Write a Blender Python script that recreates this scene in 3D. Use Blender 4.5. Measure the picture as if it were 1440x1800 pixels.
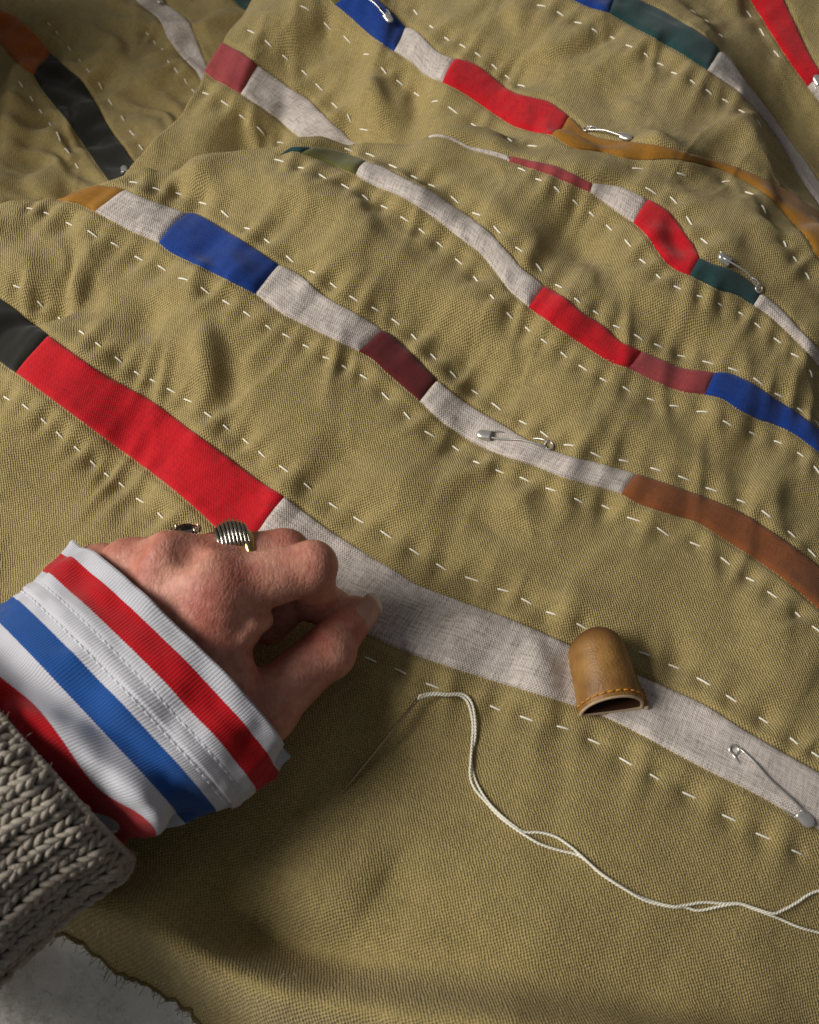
import bpy, math, random
import numpy as np
from mathutils import Vector, Matrix

random.seed(7)
RNG = np.random.default_rng(11)
PI = math.pi
MM = 0.001
for o in list(bpy.data.objects):
    bpy.data.objects.remove(o)
scene = bpy.context.scene
COL = scene.collection

# ------------------------------------------------------------------ camera
PITCH = math.radians(57.0)
CAMH = 273.0                                    # mm above the mean quilt plane
FPX = 1500.0
CAMY = -CAMH / math.tan(PITCH)
CAM = np.array([0.0, CAMY, CAMH])
FWD = np.array([0.0, math.cos(PITCH), -math.sin(PITCH)])
UPV = np.array([0.0, math.sin(PITCH), math.cos(PITCH)])
RGT = np.array([1.0, 0.0, 0.0])
cd = bpy.data.cameras.new('camera')
cam = bpy.data.objects.new('camera', cd)
COL.objects.link(cam)
cam.location = CAM * MM
cam.rotation_euler = (PI / 2 - PITCH, 0, 0)
cd.sensor_fit = 'HORIZONTAL'
cd.sensor_width = 36.0
cd.lens = 36.0 * FPX / 1440.0
cd.clip_start = 0.01
cd.clip_end = 50.0
cd.dof.use_dof = True
cd.dof.focus_distance = 0.315
cd.dof.aperture_fstop = 22.0
scene.camera = cam

# ------------------------------------------------------------------ light
world = bpy.data.worlds.new('World')
scene.world = world
world.use_nodes = True
bg = world.node_tree.nodes['Background']
bg.inputs[0].default_value = (0.96, 0.96, 1.0, 1)
bg.inputs[1].default_value = 0.095


def area(name, loc, target, sx, sy, power, col):
    l = bpy.data.lights.new(name, 'AREA')
    l.shape = 'RECTANGLE'
    l.size = sx
    l.size_y = sy
    l.energy = power
    l.color = col
    o = bpy.data.objects.new(name, l)
    COL.objects.link(o)
    o.location = loc
    d = Vector(target) - Vector(loc)
    o.rotation_euler = d.to_track_quat('-Z', 'Y').to_euler()
    return o


area('window_light', (-1.20, -0.16, 0.95), (0.0, 0.0, 0.0), 0.8, 0.62, 26.5, (1.0, 0.955, 0.89))

vs = scene.view_settings
vs.view_transform = 'Standard'
vs.look = 'None'
vs.exposure = 0.0
vs.gamma = 1.0
vs.use_curve_mapping = False


# ------------------------------------------------------------------ helpers
def ray(px, py):
    return FWD + RGT * ((px - 720.0) / FPX) + UPV * ((900.0 - py) / FPX)


def at(px, py, z):
    d = ray(px, py)
    return CAM + d * ((z - CAMH) / d[2])


def new_obj(name, mesh, parent=None, **props):
    o = bpy.data.objects.new(name, mesh)
    COL.objects.link(o)
    if parent is not None:
        o.parent = parent
    for k, v in props.items():
        o[k] = v
    return o


def empty(name, **props):
    return new_obj(name, None, None, **props)


def mesh_from(name, verts, faces, mat=None, uv=None, smooth=True):
    """verts in mm, faces: (n,4) or (n,3) array or list of lists"""
    m = bpy.data.meshes.new(name)
    v = np.asarray(verts, dtype=np.float64) * MM
    if isinstance(faces, np.ndarray):
        n, k = faces.shape
        m.vertices.add(len(v))
        m.vertices.foreach_set('co', v.ravel())
        m.loops.add(n * k)
        m.loops.foreach_set('vertex_index', faces.astype(np.int32).ravel())
        m.polygons.add(n)
        m.polygons.foreach_set('loop_start', np.arange(0, n * k, k, dtype=np.int32))
        m.update(calc_edges=True)
    else:
        m.from_pydata([tuple(p) for p in v], [], faces)
        m.update()
    if uv is not None:
        lay = m.uv_layers.new(name='UVMap')
        li = np.empty(len(m.loops), dtype=np.int32)
        m.loops.foreach_get('vertex_index', li)
        lay.data.foreach_set('uv', np.asarray(uv, dtype=np.float32)[li].ravel())
    if smooth:
        m.polygons.foreach_set('use_smooth', np.ones(len(m.polygons), dtype=bool))
    if mat is not None:
        m.materials.append(mat)
    m.validate()
    return m


def grid_faces(nu, nv, wrap_u=False):
    i = np.arange(nu if wrap_u else nu - 1)
    j = np.arange(nv - 1)
    I, J = np.meshgrid(i, j, indexing='ij')
    I2 = (I + 1) % nu
    return np.stack([I * nv + J, I2 * nv + J, I2 * nv + J + 1, I * nv + J + 1], -1).reshape(-1, 4)


def catmull(pts, n_per=8):
    P = np.asarray(pts, float)
    if len(P) < 3:
        t = np.linspace(0, 1, n_per * 2)[:, None]
        return P[0] * (1 - t) + P[-1] * t
    Q = np.vstack([2 * P[0] - P[1], P, 2 * P[-1] - P[-2]])
    out = []
    for i in range(1, len(Q) - 2):
        p0, p1, p2, p3 = Q[i - 1], Q[i], Q[i + 1], Q[i + 2]
        for t in np.linspace(0, 1, n_per, endpoint=False):
            out.append(0.5 * ((2 * p1) + (-p0 + p2) * t + (2 * p0 - 5 * p1 + 4 * p2 - p3) * t * t
                              + (-p0 + 3 * p1 - 3 * p2 + p3) * t ** 3))
    out.append(Q[-2])
    return np.array(out)


def resample(P, n):
    P = np.asarray(P, float)
    s = np.concatenate([[0], np.cumsum(np.linalg.norm(np.diff(P, axis=0), axis=1))])
    t = np.linspace(0, s[-1], n)
    return np.stack([np.interp(t, s, P[:, k]) for k in range(P.shape[1])], -1)


def tube(path, radius, nseg=8, caps=True, up=(0, 0, 1)):
    """path (n,3) mm, radius scalar or list; returns verts, faces"""
    P = np.asarray(path, float)
    n = len(P)
    R = np.broadcast_to(np.asarray(radius, float), (n,))
    T = np.gradient(P, axis=0)
    T /= np.linalg.norm(T, axis=1)[:, None] + 1e-12
    a = np.array(up, float)
    if abs(np.dot(a, T[0])) > 0.95:
        a = np.array([1.0, 0.2, 0])
    V = []
    N = a - T[0] * np.dot(a, T[0])
    for i in range(n):
        N = N - T[i] * np.dot(N, T[i])
        N /= np.linalg.norm(N) + 1e-12
        B = np.cross(T[i], N)
        for k in range(nseg):
            th = 2 * PI * k / nseg
            V.append(P[i] + R[i] * (math.cos(th) * N + math.sin(th) * B))
    F = []
    for i in range(n - 1):
        for k in range(nseg):
            k2 = (k + 1) % nseg
            F.append([i * nseg + k, i * nseg + k2, (i + 1) * nseg + k2, (i + 1) * nseg + k])
    if caps:
        F.append(list(range(nseg))[::-1])
        F.append([(n - 1) * nseg + k for k in range(nseg)])
    return V, F


def merge(parts):
    V, F = [], []
    for v, f in parts:
        b = len(V)
        V.extend([np.asarray(p) for p in v])
        F.extend([[i + b for i in q] for q in f])
    return V, F


def smoothstep(x):
    x = np.clip(x, 0, 1)
    return x * x * (3 - 2 * x)


def vnoise(x, y, seed):
    r = np.random.default_rng(seed)
    L = r.standard_normal((64, 64))
    xi = np.floor(x).astype(int)
    yi = np.floor(y).astype(int)
    fx = x - xi
    fy = y - yi
    fx = fx ** 3 * (fx * (fx * 6 - 15) + 10)
    fy = fy ** 3 * (fy * (fy * 6 - 15) + 10)
    g = lambda a, b: L[(xi + a) % 64, (yi + b) % 64]
    return (g(0, 0) * (1 - fx) * (1 - fy) + g(1, 0) * fx * (1 - fy) + g(0, 1) * (1 - fx) * fy + g(1, 1) * fx * fy)


# ------------------------------------------------------------------ materials
def mat_new(name):
    m = bpy.data.materials.new(name)
    m.use_nodes = True
    nt = m.node_tree
    return m, nt, nt.nodes['Principled BSDF']


def N(nt, t, **kw):
    n = nt.nodes.new(t)
    for k, v in kw.items():
        setattr(n, k, v)
    return n


def math_node(nt, op, a, b=None, c=None):
    n = N(nt, 'ShaderNodeMath', operation=op)
    for i, v in enumerate((a, b, c)):
        if v is None:
            continue
        if isinstance(v, (int, float)):
            n.inputs[i].default_value = v
        else:
            nt.links.new(v, n.inputs[i])
    return n.outputs[0]


def lin(c):
    return tuple(((x / 255.0) / 12.92 if x <= 10 else (((x / 255.0) + 0.055) / 1.055) ** 2.4) for x in c)


def fabric(name, rgb, period=1.3, contrast=0.5, bump=0.5, mott=0.18, dark=None, rough=0.92, slub=0.35, sheen=0.15):
    """woven cloth: over/under thread relief in UV millimetres, slubs and soft mottling"""
    m, nt, bs = mat_new(name)
    L = nt.links.new
    c = lin(rgb)
    uv = N(nt, 'ShaderNodeUVMap')
    nz = N(nt, 'ShaderNodeTexNoise')
    nz.inputs['Scale'].default_value = 0.35
    nz.inputs['Detail'].default_value = 2.0
    L(uv.outputs[0], nz.inputs['Vector'])
    sep = N(nt, 'ShaderNodeSeparateXYZ')
    dis = N(nt, 'ShaderNodeVectorMath', operation='SCALE')
    L(nz.outputs['Color'], dis.inputs[0])
    dis.inputs['Scale'].default_value = period * 0.9
    add = N(nt, 'ShaderNodeVectorMath', operation='ADD')
    L(uv.outputs[0], add.inputs[0])
    L(dis.outputs[0], add.inputs[1])
    L(add.outputs[0], sep.inputs[0])
    k = 2 * PI / period
    su = math_node(nt, 'SINE', math_node(nt, 'MULTIPLY', sep.outputs[0], k))
    sv = math_node(nt, 'SINE', math_node(nt, 'MULTIPLY', sep.outputs[1], k))
    w = math_node(nt, 'MULTIPLY_ADD', math_node(nt, 'MULTIPLY', su, sv), 0.5, 0.5)
    # slubs: noise stretched along each thread system
    def stretched(a, b, seed):
        mp = N(nt, 'ShaderNodeMapping')
        mp.inputs['Scale'].default_value = (a, b, 1)
        mp.inputs['Location'].default_value = (seed, seed * 2, 0)
        L(uv.outputs[0], mp.inputs[0])
        t = N(nt, 'ShaderNodeTexNoise')
        t.inputs['Scale'].default_value = 1.0
        t.inputs['Detail'].default_value = 1.5
        L(mp.outputs[0], t.inputs['Vector'])
        return t.outputs['Fac']
    s1 = stretched(0.16, 1.5, 3.1)
    s2 = stretched(1.5, 0.16, 9.7)
    sl = math_node(nt, 'ADD', s1, s2)
    big = N(nt, 'ShaderNodeTexNoise')
    big.inputs['Scale'].default_value = 0.05
    big.inputs['Detail'].default_value = 4.0
    L(uv.outputs[0], big.inputs['Vector'])
    f = math_node(nt, 'MULTIPLY_ADD', w, contrast, 1.0 - contrast)
    f = math_node(nt, 'MULTIPLY_ADD', math_node(nt, 'SUBTRACT', sl, 1.0), slub * 2, f)
    f = math_node(nt, 'MULTIPLY_ADD', math_node(nt, 'SUBTRACT', big.outputs['Fac'], 0.5), mott * 2, f)
    ramp = N(nt, 'ShaderNodeMix', data_type='RGBA')
    dk = lin(dark) if dark else tuple(x * 0.28 for x in c)
    ramp.inputs['A'].default_value = (*dk, 1)
    ramp.inputs['B'].default_value = (*[min(x * 1.12, 0.95) for x in c], 1)
    L(f, ramp.inputs['Factor'])
    L(ramp.outputs['Result'], bs.inputs['Base Color'])
    bs.inputs['Roughness'].default_value = rough
    bs.inputs['Specular IOR Level'].default_value = 0.12
    bs.inputs['Sheen Weight'].default_value = sheen
    bs.inputs['Sheen Roughness'].default_value = 0.6
    hgt = math_node(nt, 'MULTIPLY_ADD', sl, 0.45, w)
    bp = N(nt, 'ShaderNodeBump')
    bp.inputs['Strength'].default_value = bump
    bp.inputs['Distance'].default_value = 0.00035 * period
    L(hgt, bp.inputs['Height'])
    L(bp.outputs[0], bs.inputs['Normal'])
    return m


def plain(name, rgb, rough=0.6, metallic=0.0, noise=0.0, nscale=400.0, bump=0.0, spec=0.3):
    m, nt, bs = mat_new(name)
    L = nt.links.new
    c = lin(rgb)
    bs.inputs['Base Color'].default_value = (*c, 1)
    bs.inputs['Roughness'].default_value = rough
    bs.inputs['Metallic'].default_value = metallic
    bs.inputs['Specular IOR Level'].default_value = spec
    tc = N(nt, 'ShaderNodeTexCoord')
    nz = N(nt, 'ShaderNodeTexNoise')
    nz.inputs['Scale'].default_value = nscale
    nz.inputs['Detail'].default_value = 4
    L(tc.outputs['Object'], nz.inputs['Vector'])
    mx = N(nt, 'ShaderNodeMix', data_type='RGBA')
    mx.inputs['A'].default_value = (*[x * (1 - noise) for x in c], 1)
    mx.inputs['B'].default_value = (*[min(1, x * (1 + noise * 0.7)) for x in c], 1)
    L(nz.outputs['Fac'], mx.inputs['Factor'])
    L(mx.outputs['Result'], bs.inputs['Base Color'])
    if bump:
        bp = N(nt, 'ShaderNodeBump')
        bp.inputs['Strength'].default_value = bump
        bp.inputs['Distance'].default_value = 0.0004
        L(nz.outputs['Fac'], bp.inputs['Height'])
        L(bp.outputs[0], bs.inputs['Normal'])
    return m


M = {}
M['olive'] = fabric('olive_canvas', (180, 160, 104), 1.2, 0.62, 1.0, 0.2, slub=0.3)
M['white'] = fabric('natural_linen', (206, 196, 188), 1.0, 0.42, 0.5, 0.12, dark=(96, 84, 74), slub=0.55)
M['red'] = fabric('red_cotton', (200, 18, 32), 0.85, 0.38, 0.5, 0.3, slub=0.4)
M['blue'] = fabric('blue_cotton', (14, 56, 134), 0.85, 0.38, 0.5, 0.3, slub=0.4)
M['maroon'] = fabric('maroon_cotton', (86, 24, 26), 0.75, 0.35, 0.3, 0.15)
M['brown'] = fabric('brown_linen', (136, 79, 41), 0.95, 0.5, 0.5, 0.15)
M['ochre'] = fabric('ochre_cotton', (150, 104, 34), 0.7, 0.25, 0.25, 0.2)
M['olivedark'] = fabric('olive_green_cotton', (92, 92, 48), 0.6, 0.2, 0.2, 0.15)
M['black'] = fabric('black_green_cotton', (30, 31, 25), 0.6, 0.25, 0.2, 0.2)
M['teal'] = fabric('dark_teal_cotton', (34, 66, 66), 0.6, 0.2, 0.2, 0.15)
M['dusty'] = fabric('dusty_rose_cotton', (150, 64, 66), 0.6, 0.2, 0.2, 0.15)
M['orange'] = fabric('rust_orange_cotton', (164, 90, 40), 0.6, 0.2, 0.2, 0.15)
M['thread'] = plain('cotton_thread', (250, 243, 226), 0.8, noise=0.15, nscale=2500, bump=0.3)
M['batting'] = plain('batting_fleece', (250, 247, 240), 0.95, noise=0.1, nscale=900, bump=0.8)
M['steel'] = plain('pin_steel', (222, 219, 214), 0.3, 0.75, noise=0.1, nscale=800)
M['needle'] = plain('needle_steel', (176, 160, 130), 0.25, 1.0, noise=0.1, nscale=800)
M['bed'] = plain('bed_sheet', (70, 66, 60), 0.9, noise=0.2, nscale=100)

# ------------------------------------------------------------------ the lie of the quilt (a height field in mm)
def tps_fit(P, z, lam=0.0):
    P = np.asarray(P, float) / 100.0
    n = len(P)
    d = np.linalg.norm(P[:, None] - P[None], axis=-1)
    K = np.where(d > 0, d * d * np.log(d + 1e-12), 0) + lam * np.eye(n)
    A = np.zeros((n + 3, n + 3))
    A[:n, :n] = K
    A[:n, n] = 1
    A[:n, n + 1:] = P
    A[n, :n] = 1
    A[n + 1:, :n] = P.T
    w = np.linalg.solve(A, np.concatenate([z, np.zeros(3)]))
    def ev(x, y):
        x = np.asarray(x) / 100.0
        y = np.asarray(y) / 100.0
        out = w[n] + w[n + 1] * x + w[n + 2] * y
        for i in range(n):
            r2 = (x - P[i, 0]) ** 2 + (y - P[i, 1]) ** 2
            out = out + w[i] * 0.5 * r2 * np.log(r2 + 1e-12)
        return out
    return ev


def field(ctrl, lam=0.002):
    P = [at(px, py, z)[:2] for px, py, z in ctrl]
    return tps_fit(P, np.array([c[2] for c in ctrl], float), lam)


CREST = [(-160, 376, 40), (0, 364, 42), (60, 352, 43), (110, 336, 44), (190, 317, 46), (250, 291, 47), (330, 284, 48),
         (440, 266, 49), (490, 254, 50), (560, 245, 50), (640, 240, 50), (780, 242, 50), (860, 254, 50),
         (940, 284, 50), (1000, 298, 50), (1060, 325, 50), (1200, 352, 48), (1330, 400, 42), (1440, 450, 30), (1600, 520, 10)]
FRONT = [(-200, 1850, -24), (60, 1800, -20), (300, 1810, -19), (620, 1850, -9), (1000, 1850, -11), (1440, 1850, -24), (1650, 1830, -40), (1000, 1690, 0), (1440, 1690, -12),
         (150, 1600, -4), (400, 1480, 0), (720, 1500, 3), (1100, 1500, 3), (1440, 1500, -3), (1620, 1450, -8),
         (-120, 1250, -2), (300, 1250, -1), (720, 1250, 0), (1072, 1250, 0), (1440, 1250, -2), (1620, 1250, -12),
         (-100, 1000, 3), (300, 1000, 3), (600, 1020, 0), (900, 1000, 5), (1200, 1000, 3), (1440, 1020, -6), (1600, 1050, -20),
         (-100, 800, 12), (300, 800, 12), (600, 800, 14), (900, 780, 14), (1200, 800, 12), (1440, 830, 0), (1580, 850, -15),
         (-100, 600, 24), (100, 600, 26), (400, 600, 30), (700, 600, 27), (1000, 620, 26), (1250, 650, 22), (1440, 680, 8), (1560, 720, -8),
         (-100, 450, 36), (100, 450, 38), (400, 450, 41), (700, 430, 42), (950, 450, 40), (1150, 480, 38), (1300, 520, 34), (1440, 560, 20)] + CREST[::2]
SHARE = [(1000, 262, 47), (1100, 280, 46), (1200, 296, 45), (1330, 335, 38), (1440, 400, 28),
         (1000, 300, 50), (1100, 330, 50), (1200, 352, 48), (1330, 400, 42), (1440, 450, 30), (1600, 520, 10)]
REAR = SHARE + [(560, 242, 18), (640, 236, 22), (720, 235, 28), (850, 245, 41), (600, 150, 33), (600, 20, 52), (450, 60, 45), (380, 180, 31),
                (280, 290, 19), (800, 150, 42), (800, 20, 57), (1000, 150, 51), (1000, 20, 60), (1150, 150, 52), (1150, 30, 60),
                (1250, 110, 53), (1250, 230, 46), (1340, 262, 38), (1330, 120, 38), (1390, 200, 24), (1440, 330, 14),
                (1380, 40, 46), (1440, 100, 40), (1440, 20, 48), (1600, 200, 20), (600, -100, 62), (1000, -100, 68), (1400, -100, 52)]
BACK = [(0, 340, -12), (100, 200, -6), (200, 250, -10), (0, 50, 4), (150, 20, 6), (300, 100, 0), (250, 0, 8), (400, 20, 4), (350, 150, -6),
        (-120, 200, -8), (0, -100, 12), (400, -100, 12)]
EDGE_B = [(225, 322, 15), (240, 300, 18), (262, 270, 22), (290, 230, 27), (320, 190, 31), (350, 150, 34), (362, 120, 37), (385, 85, 41), (410, 45, 45),
          (440, 0, 48), (480, -60, 54), (520, -120, 58)]
REAR += EDGE_B[1::2]

X0, X1, Y0, Y1 = -395.0, 310.0, -245.0, 420.0
STEP = 0.8
gx = np.arange(X0, X1 + STEP / 2, STEP)
gy = np.arange(Y0, Y1 + STEP / 2, STEP)
NX, NY = len(gx), len(gy)
# evaluate the smooth fields on a coarse grid, then enlarge
cx = np.linspace(X0, X1, 171)
cy = np.linspace(Y0, Y1, 161)
CXg, CYg = np.meshgrid(cx, cy, indexing='ij')


def enlarge(Z):
    T = np.stack([np.interp(gy, cy, r) for r in Z])
    fx = np.interp(gx, cx, np.arange(len(cx)))
    i = np.clip(np.floor(fx).astype(int), 0, len(cx) - 2)
    f = (fx - i)[:, None]
    im = np.clip(i - 1, 0, None)
    ip = np.clip(i + 2, None, len(cx) - 1)
    return 0.5 * (2 * T[i] + (-T[im] + T[i + 1]) * f + (2 * T[im] - 5 * T[i] + 4 * T[i + 1] - T[ip]) * f ** 2
                  + (-T[im] + 3 * T[i] - 3 * T[i + 1] + T[ip]) * f ** 3)


GX, GY = np.meshgrid(gx, gy, indexing='ij')


def blur(Z, n):
    for _ in range(n):
        Z[1:-1] = (Z[:-2] + 2 * Z[1:-1] + Z[2:]) / 4
        Z[:, 1:-1] = (Z[:, :-2] + 2 * Z[:, 1:-1] + Z[:, 2:]) / 4
    return Z


hA = np.clip(enlarge(field(FRONT)(CXg, CYg)), -70, 62)
hB = np.clip(enlarge(field(REAR)(CXg, CYg)), -20, 85)
hC = np.clip(enlarge(field(BACK)(CXg, CYg)), -22, 25)

# rear fold laid over the low background cloth
eb = np.array([at(*c)[:2] for c in EDGE_B])
ebx = np.interp(gy, eb[:, 1], eb[:, 0])
ebx = np.where(gy > eb[-1, 1], eb[-1, 0] + (gy - eb[-1, 1]) * 0.3, ebx)
dB = GX - ebx[None, :]
hC = hC + 280.0 * np.exp(-((GX + 342) / 42.0) ** 2 - ((GY - 262) / 85.0) ** 2)      # unseen hump of cloth, added out of frame to shade the background cloth
hR = hC + (hB - hC) * smoothstep((dB + 8.0) / 8.0)
crest = np.array([at(*c)[:2] for c in CREST])
o_ = np.argsort(crest[:, 0])
yc = np.interp(gx, crest[o_, 0], crest[o_, 1])
dY = GY - yc[:, None]
g = smoothstep((dY + 0.5) / 24.0)
H = hA + (hR - hA) * g

# quilt directions: u along the pieced strips, v across them
UA = math.radians(-33.0)
GU = GX * math.cos(UA) + GY * math.sin(UA)
GV = -GX * math.sin(UA) + GY * math.cos(UA)
# soft wrinkles, mostly running across the strips
wx = GU + 6 * vnoise(GX / 30, GY / 30, 5)
wy = GV + 6 * vnoise(GX / 30, GY / 30, 6)
amp = 0.75 + 0.45 * smoothstep((GY - 0) / 120.0)
flat = 1.0 - 0.55 * smoothstep((-40 - GY) / 60.0)
H += 3.0 * vnoise(wx / 34 + 3, wy / 46, 1) * amp * flat
H += 1.6 * vnoise(wx / 15 + 7, wy / 19, 2) * amp * flat
H += 0.22 * vnoise(wx / 6.0 + 1, wy / 11, 3) * amp * flat
ridged = 1 - np.abs(vnoise(wx / 26 + 11, wy / 40 + 4, 8))
H += 0.5 * (np.clip(ridged, 0, 1) ** 3 - 0.3) * amp * flat
# gathered wrinkles of the far cloth
farw = smoothstep((-dB - 8) / 10) * smoothstep(dY / 25)
H += farw * 1.1 * np.sin((GX * 0.45 + GY * 0.9) / 2.6 + 2.0 * vnoise(GX / 18, GY / 18, 21)) * np.clip(0.5 + vnoise(GX / 22, GY / 22, 22), 0, 1.3)


def hat(x, y, Z=None):
    Z = H if Z is None else Z
    fx = (np.asarray(x) - X0) / STEP
    fy = (np.asarray(y) - Y0) / STEP
    i = np.clip(np.floor(fx).astype(int), 0, NX - 2)
    j = np.clip(np.floor(fy).astype(int), 0, NY - 2)
    a = np.clip(fx - i, 0, 1)
    b = np.clip(fy - j, 0, 1)
    return Z[i, j] * (1 - a) * (1 - b) + Z[i + 1, j] * a * (1 - b) + Z[i, j + 1] * (1 - a) * b + Z[i + 1, j + 1] * a * b


def cast(px, py):
    """where the line of sight through a point of the photograph meets the cloth (mm)"""
    d = ray(px, py)
    t = np.arange(((85 - CAMH) / d[2]), ((-34 - CAMH) / d[2]), 0.4)
    P = CAM[None] + d[None] * t[:, None]
    below = P[:, 2] <= hat(P[:, 0], P[:, 1])
    k = int(np.argmax(below)) if below.any() else len(t) - 1
    k = max(k, 1)
    a, b = t[k - 1], t[k]
    for _ in range(12):
        m_ = 0.5 * (a + b)
        p = CAM + d * m_
        if p[2] <= hat(p[0], p[1]):
            b = m_
        else:
            a = m_
    return CAM + d * b


def ridge_along(pts, height, sig, zg=0.0, fade=True):
    """adds a soft fold along a line of the cloth"""
    global H
    P = np.array([at(x, y, zg)[:2] for x, y in catmull(pts, 6)])
    d2 = np.full(GX.shape, 1e9)
    tt = np.zeros(GX.shape)
    for i in range(len(P) - 1):
        a, b = P[i], P[i + 1]
        ab = b - a
        q = np.clip(((GX - a[0]) * ab[0] + (GY - a[1]) * ab[1]) / (ab @ ab), 0, 1)
        dd = (GX - a[0] - q * ab[0]) ** 2 + (GY - a[1] - q * ab[1]) ** 2
        s = dd < d2
        d2 = np.where(s, dd, d2)
        tt = np.where(s, (i + q) / (len(P) - 1), tt)
    f = np.sin(PI * np.clip(tt, 0.0, 1.0)) ** 1.2 if fade else 1.0
    H += height * f * np.exp(-d2 / (2 * sig * sig))


# named folds seen in the photograph
ridge_along([(120, 1585), (200, 1605), (264, 1624), (315, 1662), (401, 1706), (487, 1738), (617, 1768), (800, 1800), (1100, 1850), (1400, 1910)], 24, 6.5, 0, False)
ridge_along([(300, 1560), (380, 1622), (466, 1658), (574, 1705), (720, 1744), (900, 1775)], -15, 7.5, 0)
ridge_along([(480, 1510), (560, 1545), (640, 1610)], 5.4, 13, 0)
ridge_along([(100, 1660), (200, 1715), (300, 1780), (380, 1840)], -5, 9, -8, False)
ridge_along([(345, 590), (365, 640), (375, 700)], 4.3, 5, 24)
ridge_along([(390, 610), (400, 660), (388, 720)], -3.5, 4, 24)
ridge_along([(270, 520), (245, 600)], -3.2, 5, 30)
ridge_along([(560, 800), (700, 850), (800, 800)], 3.2, 6, 13)
ridge_along([(870, 920), (910, 880), (960, 860)], 4.1, 6, 10)
ridge_along([(830, 890), (890, 910), (930, 905)], -3.4, 5, 10)
ridge_along([(700, 540), (800, 600), (950, 660)], -4.1, 7, 28)
ridge_along([(760, 530), (860, 560), (950, 640)], 3.5, 7, 30)
ridge_along([(860, 500), (960, 570), (1010, 600)], 0.7, 6, 34)
ridge_along([(1040, 500), (1180, 560), (1300, 590)], -4.1, 6, 33)
ridge_along([(1060, 480), (1180, 530), (1260, 560)], 2.4, 5, 35)
ridge_along([(960, 340), (1060, 420), (1120, 480)], -4.7, 6, 45)
ridge_along([(690, 290), (800, 350), (900, 420)], -4.3, 5, 46)
ridge_along([(1130, 740), (1250, 770), (1380, 830)], -2.7, 7, 14)
ridge_along([(1060, 700), (1120, 740), (1260, 760)], 3.2, 6, 18)
ridge_along([(690, 120), (735, 170), (690, 235)], -6.8, 5, 38)
ridge_along([(640, 165), (655, 235)], 5.4, 5, 28)
ridge_along([(820, 240), (960, 252), (1060, 280)], 5.4, 5, 45)
ridge_along([(1000, 208), (1050, 240), (1150, 256)], -5.4, 4, 50)
ridge_along([(1000, 190), (1060, 225), (1180, 245), (1300, 290)], 4.7, 6, 54)
ridge_along([(1060, 90), (1120, 140)], -4.1, 6, 60)
ridge_along([(900, 40), (960, 100)], -3.4, 7, 62)
ridge_along([(1180, 330), (1190, 400), (1230, 440)], -4.1, 4, 46)
ridge_along([(60, 60), (20, 200), (0, 280)], 8.1, 6, -2)
ridge_along([(220, 30), (300, 60), (420, 60)], 5.4, 5, 2)
ridge_along([(150, 180), (230, 160), (330, 150)], -5.4, 7, -2)

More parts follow.
